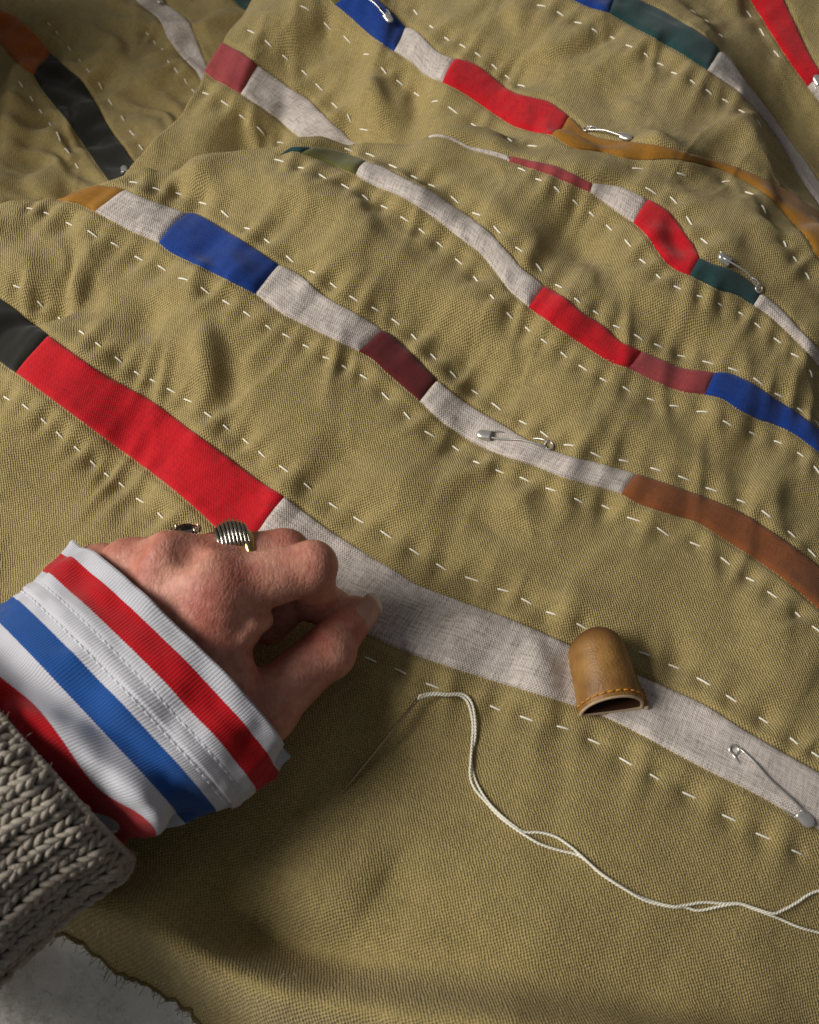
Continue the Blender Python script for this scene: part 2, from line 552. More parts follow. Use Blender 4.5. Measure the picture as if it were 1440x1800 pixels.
# ------------------------------------------------------------------ running stitches: centres read line by line
LINES = [
    [(10, 696), (44, 712), (75, 735), (103, 760), (135, 786), (162, 810), (187, 832), (213, 849), (244, 875), (281, 902), (313, 932)],
    [(651, 1156), (704, 1178), (761, 1204), (815, 1224), (871, 1242), (927, 1260), (990, 1277), (1046, 1301), (1101, 1337), (1152, 1364), (1214, 1395), (1284, 1435), (1343, 1468), (1403, 1497)],
    [(28, 499), (69, 529), (105, 558), (142, 580), (172, 603), (207, 628), (240, 651), (268, 665), (300, 683), (330, 701), (365, 726), (397, 747), (431, 770), (460, 795), (499, 822), (541, 853), (586, 886), (630, 910), (679, 936), (729, 966), (776, 994), (830, 1015), (885, 1034), (926, 1054), (970, 1075), (1024, 1097), (1134, 1146), (1186, 1169), (1239, 1195), (1288, 1225), (1345, 1263), (1398, 1301), (1436, 1325)],
    [(51, 363), (80, 370), (120, 388), (162, 408), (202, 427), (243, 450), (284, 467), (321, 485), (360, 506), (397, 526), (434, 549), (472, 573), (503, 586), (538, 604), (573, 624), (605, 640), (639, 657), (678, 692), (716, 727), (756, 759), (801, 785), (838, 810), (879, 825), (923, 839), (969, 859), (1019, 876), (1066, 888), (1115, 909), (1167, 931), (1224, 953), (1277, 984), (1321, 1015), (1360, 1042), (1405, 1077), (1437, 1105)],
    [(234, 317), (274, 327), (313, 335), (356, 352), (395, 373), (434, 396), (469, 419), (509, 450), (549, 473), (586, 496), (622, 519), (661, 540), (696, 561), (728, 587), (762, 622), (797, 654), (835, 685), (873, 712), (920, 740), (958, 759), (1001, 778), (1049, 795), (1098, 807), (1154, 822), (1204, 837), (1252, 856), (1304, 879), (1348, 901), (1393, 937), (1429, 970)],
    [(491, 279), (529, 291), (567, 306), (607, 324), (642, 342), (676, 361), (712, 381), (742, 401), (774, 427), (807, 455), (837, 485), (866, 517), (897, 549), (929, 573), (958, 596), (993, 618), (1026, 642), (1062, 663), (1103, 680), (1146, 700), (1187, 711), (1235, 721), (1281, 740), (1324, 758), (1369, 775), (1409, 797), (1437, 825)],
    [(613, 258), (651, 268), (691, 287), (728, 306), (759, 323), (800, 346), (838, 370), (875, 398), (913, 434), (948, 467), (983, 499), (1016, 524), (1049, 546), (1085, 569), (1123, 589), (1159, 605), (1199, 622), (1246, 634), (1291, 644), (1336, 666), (1372, 690), (1410, 715), (1437, 740)],
    [(918, 294), (948, 311), (980, 330), (1013, 351), (1041, 373), (1072, 397), (1105, 424), (1132, 453), (1159, 481), (1193, 501), (1232, 517), (1268, 531), (1305, 547), (1334, 568), (1369, 594), (1399, 621), (1427, 654)],
    [(361, 160), (395, 179), (426, 202), (458, 226), (493, 249)],
    [(441, 51), (471, 71), (502, 98), (535, 125), (561, 150), (588, 181), (614, 204), (640, 226)],
    [(1146, 332), (1186, 348), (1214, 382), (1240, 419), (1273, 446)],
    [(536, 10), (575, 39), (610, 64), (644, 91), (675, 120), (703, 141), (733, 160), (765, 174), (797, 190), (834, 215), (864, 228), (897, 243), (936, 255)],
    [(1122, 293), (1200, 302), (1277, 315), (1317, 338), (1344, 365), (1364, 396), (1382, 424), (1400, 451), (1421, 482)],
    [(731, 17), (759, 42), (786, 63), (814, 76), (841, 92), (870, 113), (893, 130), (917, 149)],
    [(952, 6), (986, 20), (1017, 35), (1047, 49), (1078, 62), (1107, 78), (1137, 93), (1162, 109), (1187, 123), (1219, 139), (1248, 157), (1277, 173), (1305, 192), (1335, 213)],
    [(1220, 16), (1244, 34), (1268, 59)],
    [(1318, 21), (1341, 52), (1366, 92)],
    [(85, 38), (99, 54), (121, 82), (139, 102), (154, 120), (175, 146), (193, 176), (215, 205), (231, 231), (247, 257)],
    [(35, 145), (54, 170), (70, 192), (87, 215), (101, 235), (116, 260), (134, 288)],
    [(258, 55), (271, 71), (285, 83), (295, 104), (309, 120), (326, 139), (339, 156)],
]
stitches = []                                   # (x, y, direction, length)
for line in LINES:
    P = np.array([cast(*p) for p in line])
    T = np.gradient(P[:, :2], axis=0)
    for k in range(len(P)):
        t = T[k] / (np.linalg.norm(T[k]) + 1e-9)
        nb = [np.linalg.norm(P[q, :2] - P[k, :2]) for q in (k - 1, k + 1) if 0 <= q < len(P)]
        ln = min(max(0.56 * min(nb), 3.2), 6.6) * random.uniform(0.8, 1.15)
        a = random.uniform(-0.12, 0.12)
        t = np.array([t[0] * math.cos(a) - t[1] * math.sin(a), t[0] * math.sin(a) + t[1] * math.cos(a)])
        stitches.append((P[k, 0], P[k, 1], t, ln))
        # the thread pulls the cloth down, and it puffs up between two stitches
        def dent(x, y, h, sa, sp, tt):
            r = 3.2 * max(sa, sp)
            i0, i1 = int((x - r - X0) / STEP), int((x + r - X0) / STEP) + 2
            j0, j1 = int((y - r - Y0) / STEP), int((y + r - Y0) / STEP) + 2
            i0, j0 = max(i0, 0), max(j0, 0)
            i1, j1 = min(i1, NX), min(j1, NY)
            if i1 <= i0 or j1 <= j0:
                return
            dx, dy = GX[i0:i1, j0:j1] - x, GY[i0:i1, j0:j1] - y
            ua = dx * tt[0] + dy * tt[1]
            va = -dx * tt[1] + dy * tt[0]
            H[i0:i1, j0:j1] += h * np.exp(-ua ** 2 / (2 * sa * sa) - va ** 2 / (2 * sp * sp))
        dent(P[k, 0], P[k, 1], -random.uniform(0.6, 1.4), ln * random.uniform(0.32, 0.45), random.uniform(2.0, 3.8), t)
        if k + 1 < len(P):
            mid = 0.5 * (P[k] + P[k + 1])
            if np.linalg.norm(P[k + 1, :2] - P[k, :2]) < 25:
                gap = np.linalg.norm(P[k + 1, :2] - P[k, :2])
                for f_ in (0.0, 0.5):                   # the sewn channel
                    c_ = P[k] * (1 - f_) + P[k + 1] * f_
                    dent(c_[0], c_[1], -0.42, gap * 0.36, 4.2, t)
                sk = t + np.array([-t[1], t[0]]) * random.uniform(-0.35, 0.35)
                dent(mid[0], mid[1], random.uniform(0.4, 1.6), gap * random.uniform(0.16, 0.28), random.uniform(5.0, 13.0), sk / np.linalg.norm(sk))


def normal_at(x, y, e=0.8):
    a = (hat(x + e, y) - hat(x - e, y)) / (2 * e)
    b = (hat(x, y + e) - hat(x, y - e)) / (2 * e)
    n = np.stack([-a, -b, np.ones_like(np.asarray(a, float))], -1)
    return n / np.linalg.norm(n, axis=-1, keepdims=True)


# ------------------------------------------------------------------ the pieced strips: (colour, upper edge, lower edge, run-on at start, at end)
S = {}
S[1] = [('black', [(-120, 440), (0, 521), (45, 556), (85, 586)], [(-120, 540), (0, 635), (26, 653)], 0, 0),
        ('red', [(85, 586), (104, 600), (160, 640), (200, 665), (260, 697), (290, 718), (330, 748), (400, 800), (450, 837), (500, 870)],
         [(26, 653), (90, 700), (160, 752), (230, 803), (290, 848), (340, 890), (370, 918), (425, 970)], 0, 0),
        ('white', [(500, 870), (560, 915), (600, 942), (660, 980), (700, 1003), (735, 1025), (800, 1050), (860, 1072), (920, 1095), (1000, 1130), (1060, 1157), (1120, 1184), (1180, 1209), (1239, 1236), (1300, 1275), (1340, 1299), (1400, 1333), (1440, 1355), (1540, 1405)],
         [(425, 970), (500, 1035), (570, 1080), (640, 1112), (700, 1140), (750, 1158), (800, 1175), (870, 1197), (930, 1215), (1008, 1239), (1072, 1263), (1134, 1294), (1204, 1332), (1252, 1357), (1322, 1391), (1374, 1420), (1440, 1457), (1540, 1510)], 0, 90)]
S[2] = [('ochre', [(188, 325), (205, 326), (220, 331)], [(108, 350), (135, 355), (165, 369)], 4, 0),
        ('white', [(220, 331), (265, 350), (300, 362), (328, 371)], [(165, 369), (220, 399), (250, 413), (278, 424)], 0, 0),
        ('blue', [(328, 371), (351, 375), (399, 403), (451, 436), (490, 462)], [(278, 424), (302, 443), (354, 467), (399, 490), (448, 514)], 0, 0),
        ('white', [(490, 462), (529, 481), (564, 512), (599, 533), (634, 552), (672, 576)], [(448, 514), (495, 549), (529, 566), (582, 592), (630, 615)], 0, 0),
        ('maroon', [(672, 576), (690, 587), (717, 611), (745, 640), (769, 665)], [(630, 615), (654, 629), (682, 655), (710, 679), (738, 703)], 0, 0),
        ('white', [(769, 665), (800, 691), (835, 715), (884, 743), (922, 767), (960, 785), (1000, 799), (1040, 808), (1079, 819), (1119, 830)],
         [(738, 703), (772, 736), (797, 754), (835, 778), (890, 801), (940, 817), (989, 837), (1030, 848), (1093, 866)], 0, 0),
        ('brown', [(1119, 830), (1183, 851), (1245, 873), (1305, 899), (1357, 931), (1409, 969), (1440, 993), (1520, 1060)],
         [(1093, 866), (1127, 885), (1183, 903), (1228, 917), (1273, 945), (1322, 976), (1367, 1007), (1405, 1037), (1440, 1068), (1520, 1140)], 0, 90)]
S[3] = [('teal', [(533, 256), (540, 255), (549, 256)], [(511, 263), (518, 263), (528, 266)], 5, 0),
        ('olivedark', [(549, 256), (578, 259), (613, 269), (644, 282)], [(528, 266), (564, 279), (599, 294), (625, 304)], 0, 0),
        ('white', [(644, 282), (682, 296), (724, 318), (766, 339), (797, 361), (832, 382), (863, 408), (894, 440), (922, 471), (957, 499)],
         [(625, 304), (654, 322), (703, 342), (738, 363), (773, 388), (807, 415), (842, 441), (870, 474), (897, 509), (929, 537)], 0, 0),
        ('red', [(957, 499), (992, 519), (1023, 546), (1058, 567), (1089, 595), (1129, 614)], [(929, 537), (975, 571), (1027, 605), (1072, 633), (1105, 644)], 0, 0),
        ('dusty', [(1129, 614), (1166, 630), (1200, 644), (1258, 651)], [(1105, 644), (1148, 666), (1200, 686), (1240, 691)], 0, 0),
        ('blue', [(1258, 651), (1284, 653), (1322, 670), (1357, 693), (1402, 722), (1440, 752), (1520, 810)],
         [(1240, 691), (1273, 700), (1301, 719), (1336, 736), (1357, 742), (1391, 757), (1419, 776), (1440, 792), (1520, 850)], 0, 70)]
S[4] = [('white', [(828, 254), (850, 257), (875, 264), (897, 271)], [(832, 262), (860, 269), (880, 275), (896, 281)], 20, 0),
        ('dusty', [(897, 271), (940, 281), (975, 288), (1009, 302), (1043, 318)], [(896, 281), (940, 295), (975, 308), (1009, 323), (1038, 335)], 0, 0),
        ('white', [(1043, 318), (1079, 322), (1107, 331), (1140, 347)], [(1038, 335), (1065, 354), (1089, 373), (1114, 388)], 0, 0),
        ('red', [(1140, 347), (1162, 359), (1183, 376), (1204, 404), (1221, 428), (1231, 449)], [(1114, 388), (1134, 407), (1152, 432), (1169, 456), (1190, 472), (1213, 481)], 0, 0),
        ('teal', [(1231, 449), (1252, 460), (1287, 470), (1318, 491), (1339, 512)], [(1213, 481), (1242, 496), (1266, 508), (1294, 515), (1311, 525), (1326, 534)], 0, 0),
        ('white', [(1339, 512), (1353, 522), (1377, 543), (1409, 578), (1440, 612), (1500, 690)], [(1326, 534), (1350, 550), (1374, 571), (1409, 605), (1440, 640), (1500, 715)], 0, 70)]
S[5] = [('dusty', [(412, 82), (427, 90), (453, 111)], [(378, 138), (396, 147), (422, 162)], 12, 0),
        ('white', [(453, 111), (483, 132), (512, 153), (540, 170), (568, 198), (588, 216), (604, 229)], [(422, 162), (469, 193), (490, 208), (505, 222), (525, 239)], 0, 8)]
S[6] = [('olivedark', [(620, -60), (645, -30)], [(545, -40), (588, 5)], 0, 0),
        ('blue', [(645, -30), (668, 0), (689, 19), (713, 43)], [(588, 5), (616, 28), (654, 62), (693, 87)], 0, 0),
        ('white', [(713, 43), (731, 50), (755, 73), (772, 89), (800, 100)], [(693, 87), (724, 108), (748, 130), (778, 142)], 0, 0),
        ('red', [(800, 100), (821, 104), (849, 118), (877, 142), (904, 160), (940, 169), (968, 177), (1001, 201)], [(778, 142), (807, 156), (835, 174), (870, 198), (904, 219), (940, 229), (971, 234)], 0, 0),
        ('ochre', [(1001, 201), (1016, 215), (1032, 230), (1055, 240), (1086, 245), (1121, 248), (1162, 253), (1218, 269), (1270, 283), (1315, 299), (1357, 319), (1398, 342), (1440, 372), (1500, 430)],
         [(971, 234), (1009, 257), (1062, 264), (1096, 274), (1134, 278), (1183, 276), (1228, 283), (1273, 297), (1305, 312), (1339, 332), (1364, 353), (1388, 380), (1423, 420), (1440, 450), (1500, 510)], 0, 70)]
S[7] = [('blue', [(960, -120), (1020, -70), (1084, -18)], [(920, -60), (1015, 0), (1071, 19)], 0, 0),
        ('teal', [(1084, -18), (1131, 0), (1166, 17), (1200, 38), (1235, 59), (1267, 87)], [(1071, 19), (1107, 40), (1148, 62), (1197, 90), (1245, 120)], 0, 0),
        ('white', [(1267, 87), (1287, 106), (1303, 133), (1325, 160), (1350, 190), (1376, 226), (1398, 257), (1420, 286), (1445, 323), (1490, 390)],
         [(1245, 120), (1270, 137), (1296, 155), (1320, 180), (1344, 208), (1368, 242), (1391, 280), (1412, 316), (1436, 350), (1480, 420)], 0, 60)]
S[8] = [('red', [(1340, -80), (1381, 0), (1402, 45), (1423, 90), (1445, 125)], [(1280, -70), (1322, 0), (1357, 56), (1388, 104), (1421, 149)], 0, 0),
        ('white', [(1445, 125), (1480, 170), (1520, 230)], [(1421, 149), (1455, 195), (1490, 250)], 0, 60)]
S[9] = [('orange', [(-60, -15), (0, 16), (28, 28), (49, 45), (69, 66), (87, 89)], [(-60, 30), (0, 75), (21, 101), (57, 129)], 0, 0),
        ('black', [(87, 89), (111, 111), (142, 137), (163, 170), (194, 226), (218, 258), (230, 278)], [(57, 129), (76, 160), (115, 208), (149, 257), (168, 285), (176, 296)], 0, 25)]
S[10] = [('white', [(262, -40), (288, 0), (306, 14), (333, 38), (349, 76), (358, 100)], [(210, -40), (240, 0), (278, 31), (295, 66), (319, 97), (344, 122)], 0, 25)]
S[11] = [('teal', [(420, -60), (450, -20)], [(385, -40), (413, 0), (428, 14)], 0, 14)]

quilt = empty('quilt', label='olive canvas patchwork quilt with pieced strips and white running stitches', category='quilt')


def unit2(v):
    return v / (np.linalg.norm(v) + 1e-9)


def edge_plan(px, ext0, ext1):
    P = np.array([cast(x, y)[:2] for x, y in catmull(px, 6)])
    if ext0:
        t = P[0] - P[min(6, len(P) - 1)]
        t /= np.linalg.norm(t)
        P = np.vstack([P[0] + t * ext0, P[0] + t * ext0 * 0.5, P])
    if ext1:
        t = P[-1] - P[-min(7, len(P))]
        t /= np.linalg.norm(t)
        P = np.vstack([P, P[-1] + t * ext1 * 0.5, P[-1] + t * ext1])
    return P


NAMES = {'white': 'natural white linen patch', 'red': 'bright red cotton patch', 'blue': 'royal blue cotton patch', 'maroon': 'dark maroon cotton patch',
         'brown': 'chestnut brown linen patch', 'ochre': 'mustard ochre cotton patch', 'olivedark': 'dark olive green cotton patch',
         'black': 'blackish green cotton patch', 'teal': 'dark teal cotton patch', 'dusty': 'dusty rose cotton patch', 'orange': 'rust orange cotton patch'}
mids = {}
BUILT = []
for sid, patches in S.items():
    mid = []
    for pi_, (colr, top, bot, e0, e1) in enumerate(patches):
        A_ = edge_plan(top, 0, 0)
        B_ = edge_plan(bot, 0, 0)
        for e_, i0, i1 in ((e0, 0, 8), (e1, -1, -9)):
            if e_:                                  # the strip runs on out of sight
                i1 = i1 if min(len(A_), len(B_)) > 9 else (-1 if i0 == 0 else 0)
                t = unit2(unit2(A_[i0] - A_[i1]) + unit2(B_[i0] - B_[i1])) * e_
                if i0 == 0:
                    A_ = np.vstack([A_[0] + t, A_[0] + t / 2, A_])
                    B_ = np.vstack([B_[0] + t, B_[0] + t / 2, B_])
                else:
                    A_ = np.vstack([A_, A_[-1] + t / 2, A_[-1] + t])
                    B_ = np.vstack([B_, B_[-1] + t / 2, B_[-1] + t])
        L_ = max(np.linalg.norm(np.diff(A_, axis=0), axis=1).sum(), np.linalg.norm(np.diff(B_, axis=0), axis=1).sum())
        n = max(6, int(L_ / 0.9))
        A_ = resample(A_, n)
        B_ = resample(B_, n)
        BUILT.append((colr, A_, B_, n, L_))
        mid.append(0.5 * (A_ + B_))
    mids[sid] = np.vstack(mid)

# every seam pulls both cloths down into a narrow ditch
seam_d = np.full(H.shape, 9.0)
for colr, A_, B_, n, L_ in BUILT:
    for P in (A_, B_, resample(np.array([A_[0], B_[0]]), 26), resample(np.array([A_[-1], B_[-1]]), 26)):
        for x, y in P:
            i, j = int((x - X0) / STEP), int((y - Y0) / STEP)
            if i < 5 or j < 5 or i > NX - 7 or j > NY - 7:
                continue
            sl = (slice(i - 4, i + 6), slice(j - 4, j + 6))
            seam_d[sl] = np.minimum(seam_d[sl], np.hypot(GX[sl] - x, GY[sl] - y))
H -= 1.15 * np.exp(-seam_d ** 2 / (2 * 0.8 ** 2))

for colr, A_, B_, n, L_ in BUILT:
    W_ = np.linalg.norm(A_ - B_, axis=1).mean()
    k = max(10, int(W_ / 0.85))
    t = np.linspace(0, 1, k)
    # a finer row at both seams
    t = np.unique(np.concatenate([t, [0.35 / W_, 0.9 / W_, 1 - 0.35 / W_, 1 - 0.9 / W_]]))
    k = len(t)
    XY = A_[:, None, :] * (1 - t)[None, :, None] + B_[:, None, :] * t[None, :, None]
    x, y = XY[..., 0], XY[..., 1]
    nz = normal_at(x, y, 0.6)
    de = np.minimum(t, 1 - t) * W_
    prof = 0.5 * smoothstep(de / 1.0) - 0.28 * (1 - smoothstep(de / 0.5))
    s = np.linspace(0, L_, n)
    ds = np.minimum(s, L_ - s)
    endp = smoothstep(ds / 0.6 + 0.25)
    off = prof[None, :] * (0.35 + 0.65 * endp[:, None]) + 0.05
    z = hat(x, y)
    V = np.stack([x + nz[..., 0] * off, y + nz[..., 1] * off, z + nz[..., 2] * off], -1).reshape(-1, 3)
    rr = random.uniform(0, 200)
    UV = np.stack(np.broadcast_arrays(s[:, None] + rr, (t * W_)[None, :] + rr), -1).reshape(-1, 2)
    new_obj('patch', mesh_from('patch', V, grid_faces(n, k)[:, ::-1], M[colr], UV), quilt, label=NAMES[colr])


# ------------------------------------------------------------------ olive panels between the strips
def extend(P, d0, d1):
    return np.vstack([P[0] + np.array(d0), P, P[-1] + np.array(d1)])


curves = [extend(mids[1], (-300, 220), (300, -160)),
          extend(np.vstack([mids[9], mids[2]]), (-300, 200), (300, -200)),
          extend(np.vstack([mids[10], mids[3]]), (-200, 300), (300, -200)),
          extend(np.vstack([mids[11], mids[5], mids[4]]), (-100, 300), (300, -250)),
          extend(mids[6], (-200, 200), (200, -200)),
          extend(mids[7], (-150, 200), (150, -300)),
          extend(mids[8], (-80, 300), (100, -200))]
cxm = 0.25 * (GX[:-1, :-1] + GX[1:, :-1] + GX[1:, 1:] + GX[:-1, 1:])
cym = 0.25 * (GY[:-1, :-1] + GY[1:, :-1] + GY[1:, 1:] + GY[:-1, 1:])


def in_poly(poly, x, y):
    r = np.zeros(x.shape, bool)
    n = len(poly)
    for i in range(n):
        a, b = poly[i], poly[(i + 1) % n]
        if a[1] == b[1]:
            continue
        c = (a[1] > y) != (b[1] > y)
        r ^= c & (x < (b[0] - a[0]) * (y - a[1]) / (b[1] - a[1]) + a[0])
    return r


def thin_pts(P, n=60):
    return P if len(P) <= n else P[np.unique(np.linspace(0, len(P) - 1, n).astype(int))]


pid = np.zeros(cxm.shape, int)
for c in curves:
    c = thin_pts(c)
    above = np.vstack([c, [[c[-1, 0] + 900, c[-1, 1]], [900, 1200], [c[0, 0] - 0.0, 1200]]])
    pid += in_poly(above, cxm, cym)
CUT = [(-220, 1560), (-60, 1600), (60, 1628), (120, 1642), (150, 1658), (180, 1690), (215, 1712), (250, 1732), (300, 1763), (335, 1790), (380, 1830), (450, 1900)]
cutp = np.array([at(x, y, -9)[:2] for x, y in catmull(CUT, 5)])
cutp = cutp + np.stack([0.5 * vnoise(np.arange(len(cutp)) * 0.9, np.zeros(len(cutp)), 40), 0.5 * vnoise(np.arange(len(cutp)) * 0.9, np.ones(len(cutp)), 41)], -1)
cut_poly = np.vstack([cutp, [[cutp[-1, 0], -600], [-600, -600], [-600, cutp[0, 1]]]])
gone = in_poly(cut_poly, cxm, cym)
pid[gone] = -1
allF = grid_faces(NX, NY)
pf = pid.reshape(-1)
VG = np.stack([GX, GY, H], -1).reshape(-1, 3)
UVG = np.stack([GU, GV], -1).reshape(-1, 2)
for k in range(0, pid.max() + 1):
    f = allF[pf == k]
    if len(f) < 20:
        continue
    used, inv = np.unique(f, return_inverse=True)
    new_obj('panel', mesh_from('panel', VG[used], inv.reshape(-1, 4), M['olive'], UVG[used]), quilt)

# batting under the top, showing where the canvas was cut back
bs_ = 2
bx, by = GX[::bs_, ::bs_], GY[::bs_, ::bs_]
bz = H[::bs_, ::bs_] - 4.6 + 0.5 * vnoise(bx / 9, by / 9, 30) + 0.35 * vnoise(bx / 3.2, by / 3.2, 31) + 0.3 * np.clip(vnoise(bx / 2.0, by / 2.0, 32), 0, 2)
nb = bx.shape
bat_hole = None
new_obj('batting', mesh_from('batting', np.stack([bx, by, bz], -1).reshape(-1, 3), grid_faces(*nb), M['batting']), quilt, label='fluffy white cotton batting under the cut canvas edge')

# raw cut edge: a lip of cloth and loose threads
P = resample(cutp, 320)
P = P[(P[:, 0] > X0 + 4) & (P[:, 1] > Y0 + 4)]
z = hat(P[:, 0], P[:, 1])
parts = [tube(np.column_stack([P, z - 0.5]), 0.7 + 0.25 * np.abs(vnoise(np.arange(len(P)) * 0.4, np.zeros(len(P)), 3)), 6)]
for k in range(420):
    i = random.randrange(len(P) - 1)
    p0 = np.array([*P[i], z[i] - random.uniform(0, 0.9)])
    a = random.uniform(0, 2 * PI)
    ln = random.uniform(0.8, 3.0)
    d = np.array([math.cos(a) * 0.8 - 0.4, math.sin(a) * 0.8 - 0.5, random.uniform(-0.3, 0.3)])
    q = np.array([p0 + d * ln * s + np.array([0, 0, 0.3 * math.sin(3 * s)]) for s in (0, 0.35, 0.7, 1)])
    parts.append(tube(q, 0.09, 3, False))
V, F = merge(parts)
new_obj('raw_edge', mesh_from('raw_edge', V, F, fabric('edge_canvas', (120, 106, 66), 0.8, 0.3, 0.2)), quilt, label='frayed raw cut edge of the olive canvas', kind='stuff')

# loose fluff standing up from the batting, and lint on the cloth
def fibres(name, pts, n, rad, lmin, lmax, mat, label):
    parts = []
    for k in range(n):
        p = pts(k)
        a = random.uniform(0, 2 * PI)
        ln = random.uniform(lmin, lmax)
        d = np.array([math.cos(a), math.sin(a), random.uniform(0.05, 0.5)])
        e = np.array([-math.sin(a), math.cos(a), 0]) * random.uniform(-0.8, 0.8)
        parts.append(tube([p + ln * (d * q + e * q * q - np.array([0, 0, 0.45 * q * q])) for q in (0, 0.3, 0.6, 1)], rad, 3, False))
    V, F = merge(parts)
    new_obj(name, mesh_from(name, V, F, mat), quilt, label=label, kind='stuff')


def on_batting(k):
    p = at(random.uniform(-40, 380), random.uniform(1610, 1830), -16)
    z_ = float(hat(p[0], p[1])) - 4.4
    return np.array([p[0], p[1], z_])


def on_cloth(k):
    p = cast(random.uniform(0, 1440), random.uniform(420, 1790))
    return p + np.array([0, 0, 0.15])


fibres('batting_fluff', on_batting, 1800, 0.075, 0.8, 2.8, M['batting'], 'loose white fluff of the batting')
fibres('lint', on_cloth, 150, 0.055, 1.0, 3.5, plain('lint_fibre', (214, 204, 180), 0.9), 'fine pale lint on the canvas')

# the running stitches, one object each
sx_ = np.linspace(-0.5, 0.5, 9)
prof_z = 0.42 * np.cos(PI * sx_) ** 0.7 - 0.42 * (np.abs(sx_) > 0.49)
V, F = tube(np.column_stack([sx_ * 4.0, 0 * sx_, prof_z - 0.12]), [0.2, 0.3, 0.34, 0.36, 0.36, 0.36, 0.34, 0.3, 0.2], 7)
st_mesh = mesh_from('stitch', V, F, M['thread'])
for (x, y, t, ln) in stitches:
    n = normal_at(x, y, 1.2)
    T = np.array([t[0], t[1], -(n[0] * t[0] + n[1] * t[1]) / n[2]])
    T /= np.linalg.norm(T)
    B = np.cross(n, T)
    o = new_obj('stitch', st_mesh, quilt)
    R = Matrix((T, B, n)).transposed()
    sc = ln / 4.0
    o.matrix_local = Matrix.Translation(Vector((x, y, float(hat(x, y)) + 0.15)) * MM) @ R.to_4x4() @ Matrix.Diagonal((sc, 1.0, 1.0, 1.0))

# what the quilt lies on
bedz = float(H.min()) - 9
V = [(-2500, -2500, bedz), (2500, -2500, bedz), (2500, 2500, bedz), (-2500, 2500, bedz)]
new_obj('bed_surface', mesh_from('bed_surface', V, np.array([[0, 1, 2, 3]]), M['bed'], smooth=False), None, kind='structure')
# ------------------------------------------------------------------ the hand and its sleeves
def unit(v):
    v = np.asarray(v, float)
    return v / np.linalg.norm(v)


def smin(a, b, k):
    h = np.clip(0.5 + 0.5 * (b - a) / k, 0, 1)
    return b * (1 - h) + a * h - k * h * (1 - h)


def cone_d(Pg, a, b, ra, rb):
    a = np.asarray(a, np.float32)
    b = np.asarray(b, np.float32)
    ab = b - a
    t = np.clip(((Pg - a) @ ab) / float(ab @ ab), 0, 1)
    c = Pg - a - t[..., None] * ab
    return np.sqrt((c * c).sum(-1)) - (ra + (rb - ra) * t)


def surface_nets(F, org, h):
    ins = F < 0
    c = ins[:-1, :-1, :-1].astype(np.int8)
    tot = np.zeros(c.shape, np.int8)
    offs = [(i, j, k) for i in (0, 1) for j in (0, 1) for k in (0, 1)]
    n = F.shape
    for i, j, k in offs:
        tot += ins[i:n[0] - 1 + i, j:n[1] - 1 + j, k:n[2] - 1 + k]
    idx = np.argwhere((tot > 0) & (tot < 8))
    vid = -np.ones(tot.shape, np.int32)
    vid[idx[:, 0], idx[:, 1], idx[:, 2]] = np.arange(len(idx))
    val = np.stack([F[idx[:, 0] + i, idx[:, 1] + j, idx[:, 2] + k] for i, j, k in offs], 1)
    acc = np.zeros((len(idx), 3))
    cnt = np.zeros(len(idx))
    O = np.array(offs, float)
    for p in range(8):
        for q in range(p + 1, 8):
            if np.abs(O[p] - O[q]).sum() != 1:
                continue
            m_ = (val[:, p] < 0) != (val[:, q] < 0)
            t = val[:, p] / (val[:, p] - val[:, q] + 1e-12)
            pos = O[p] + t[:, None] * (O[q] - O[p])
            acc += np.where(m_[:, None], pos, 0)
            cnt += m_
    V = org + h * (idx + acc / cnt[:, None])
    quads = []
    for ax in range(3):
        o1, o2 = (ax + 1) % 3, (ax + 2) % 3
        sl0 = [slice(None)] * 3
        sl1 = [slice(None)] * 3
        sl0[ax] = slice(0, -1)
        sl1[ax] = slice(1, None)
        a, b = ins[tuple(sl0)], ins[tuple(sl1)]
        e = np.argwhere(a != b)
        e = e[(e[:, o1] > 0) & (e[:, o2] > 0) & (e[:, o1] < n[o1] - 1) & (e[:, o2] < n[o2] - 1)]
        s_ = a[e[:, 0], e[:, 1], e[:, 2]]
        def cell(d1, d2):
            q = e.copy()
            q[:, o1] -= d1
            q[:, o2] -= d2
            return vid[q[:, 0], q[:, 1], q[:, 2]]
        Q = np.stack([cell(1, 1), cell(0, 1), cell(0, 0), cell(1, 0)], 1)
        Q[~s_] = Q[~s_][:, ::-1]
        quads.append(Q)
    return V, np.vstack(quads)


J = {k: at(*v) for k, v in {
    'w1': (262, 1120, 30), 'w2': (345, 1225, 25), 'wf': (130, 1250, 27),
    'i0': (380, 1040, 43), 'i1': (545, 999, 42), 'i2': (552, 1052, 19), 'i3': (592, 1072, 10),
    'm0': (302, 1000, 44), 'm1': (500, 976, 36), 'm2': (506, 1056, 17), 'm3': (474, 1100, 11),
    'r0': (232, 1006, 38), 'r1': (398, 976, 31), 'r2': (440, 1056, 12), 'r3': (424, 1120, 9),
    'p0': (178, 1015, 28), 'p1': (300, 1000, 13), 'p2': (335, 1035, 6), 'p3': (350, 1045, 5),
    't0': (395, 1285, 20), 't1': (460, 1247, 20), 't2': (575, 1144, 18), 't3': (623, 1083, 13.5),
    'web': (383, 1150, 35)}.items()}

lo = np.array([min(p[k] for p in J.values()) for k in range(3)]) - 20
hi = np.array([max(p[k] for p in J.values()) for k in range(3)]) + 20
HS = 0.72
ax_ = [np.arange(lo[k], hi[k], HS, dtype=np.float32) for k in range(3)]
Pg = np.stack(np.meshgrid(*ax_, indexing='ij'), -1)
cone = lambda a, b, ra, rb: cone_d(Pg, J[a] if isinstance(a, str) else a, J[b] if isinstance(b, str) else b, ra, rb)
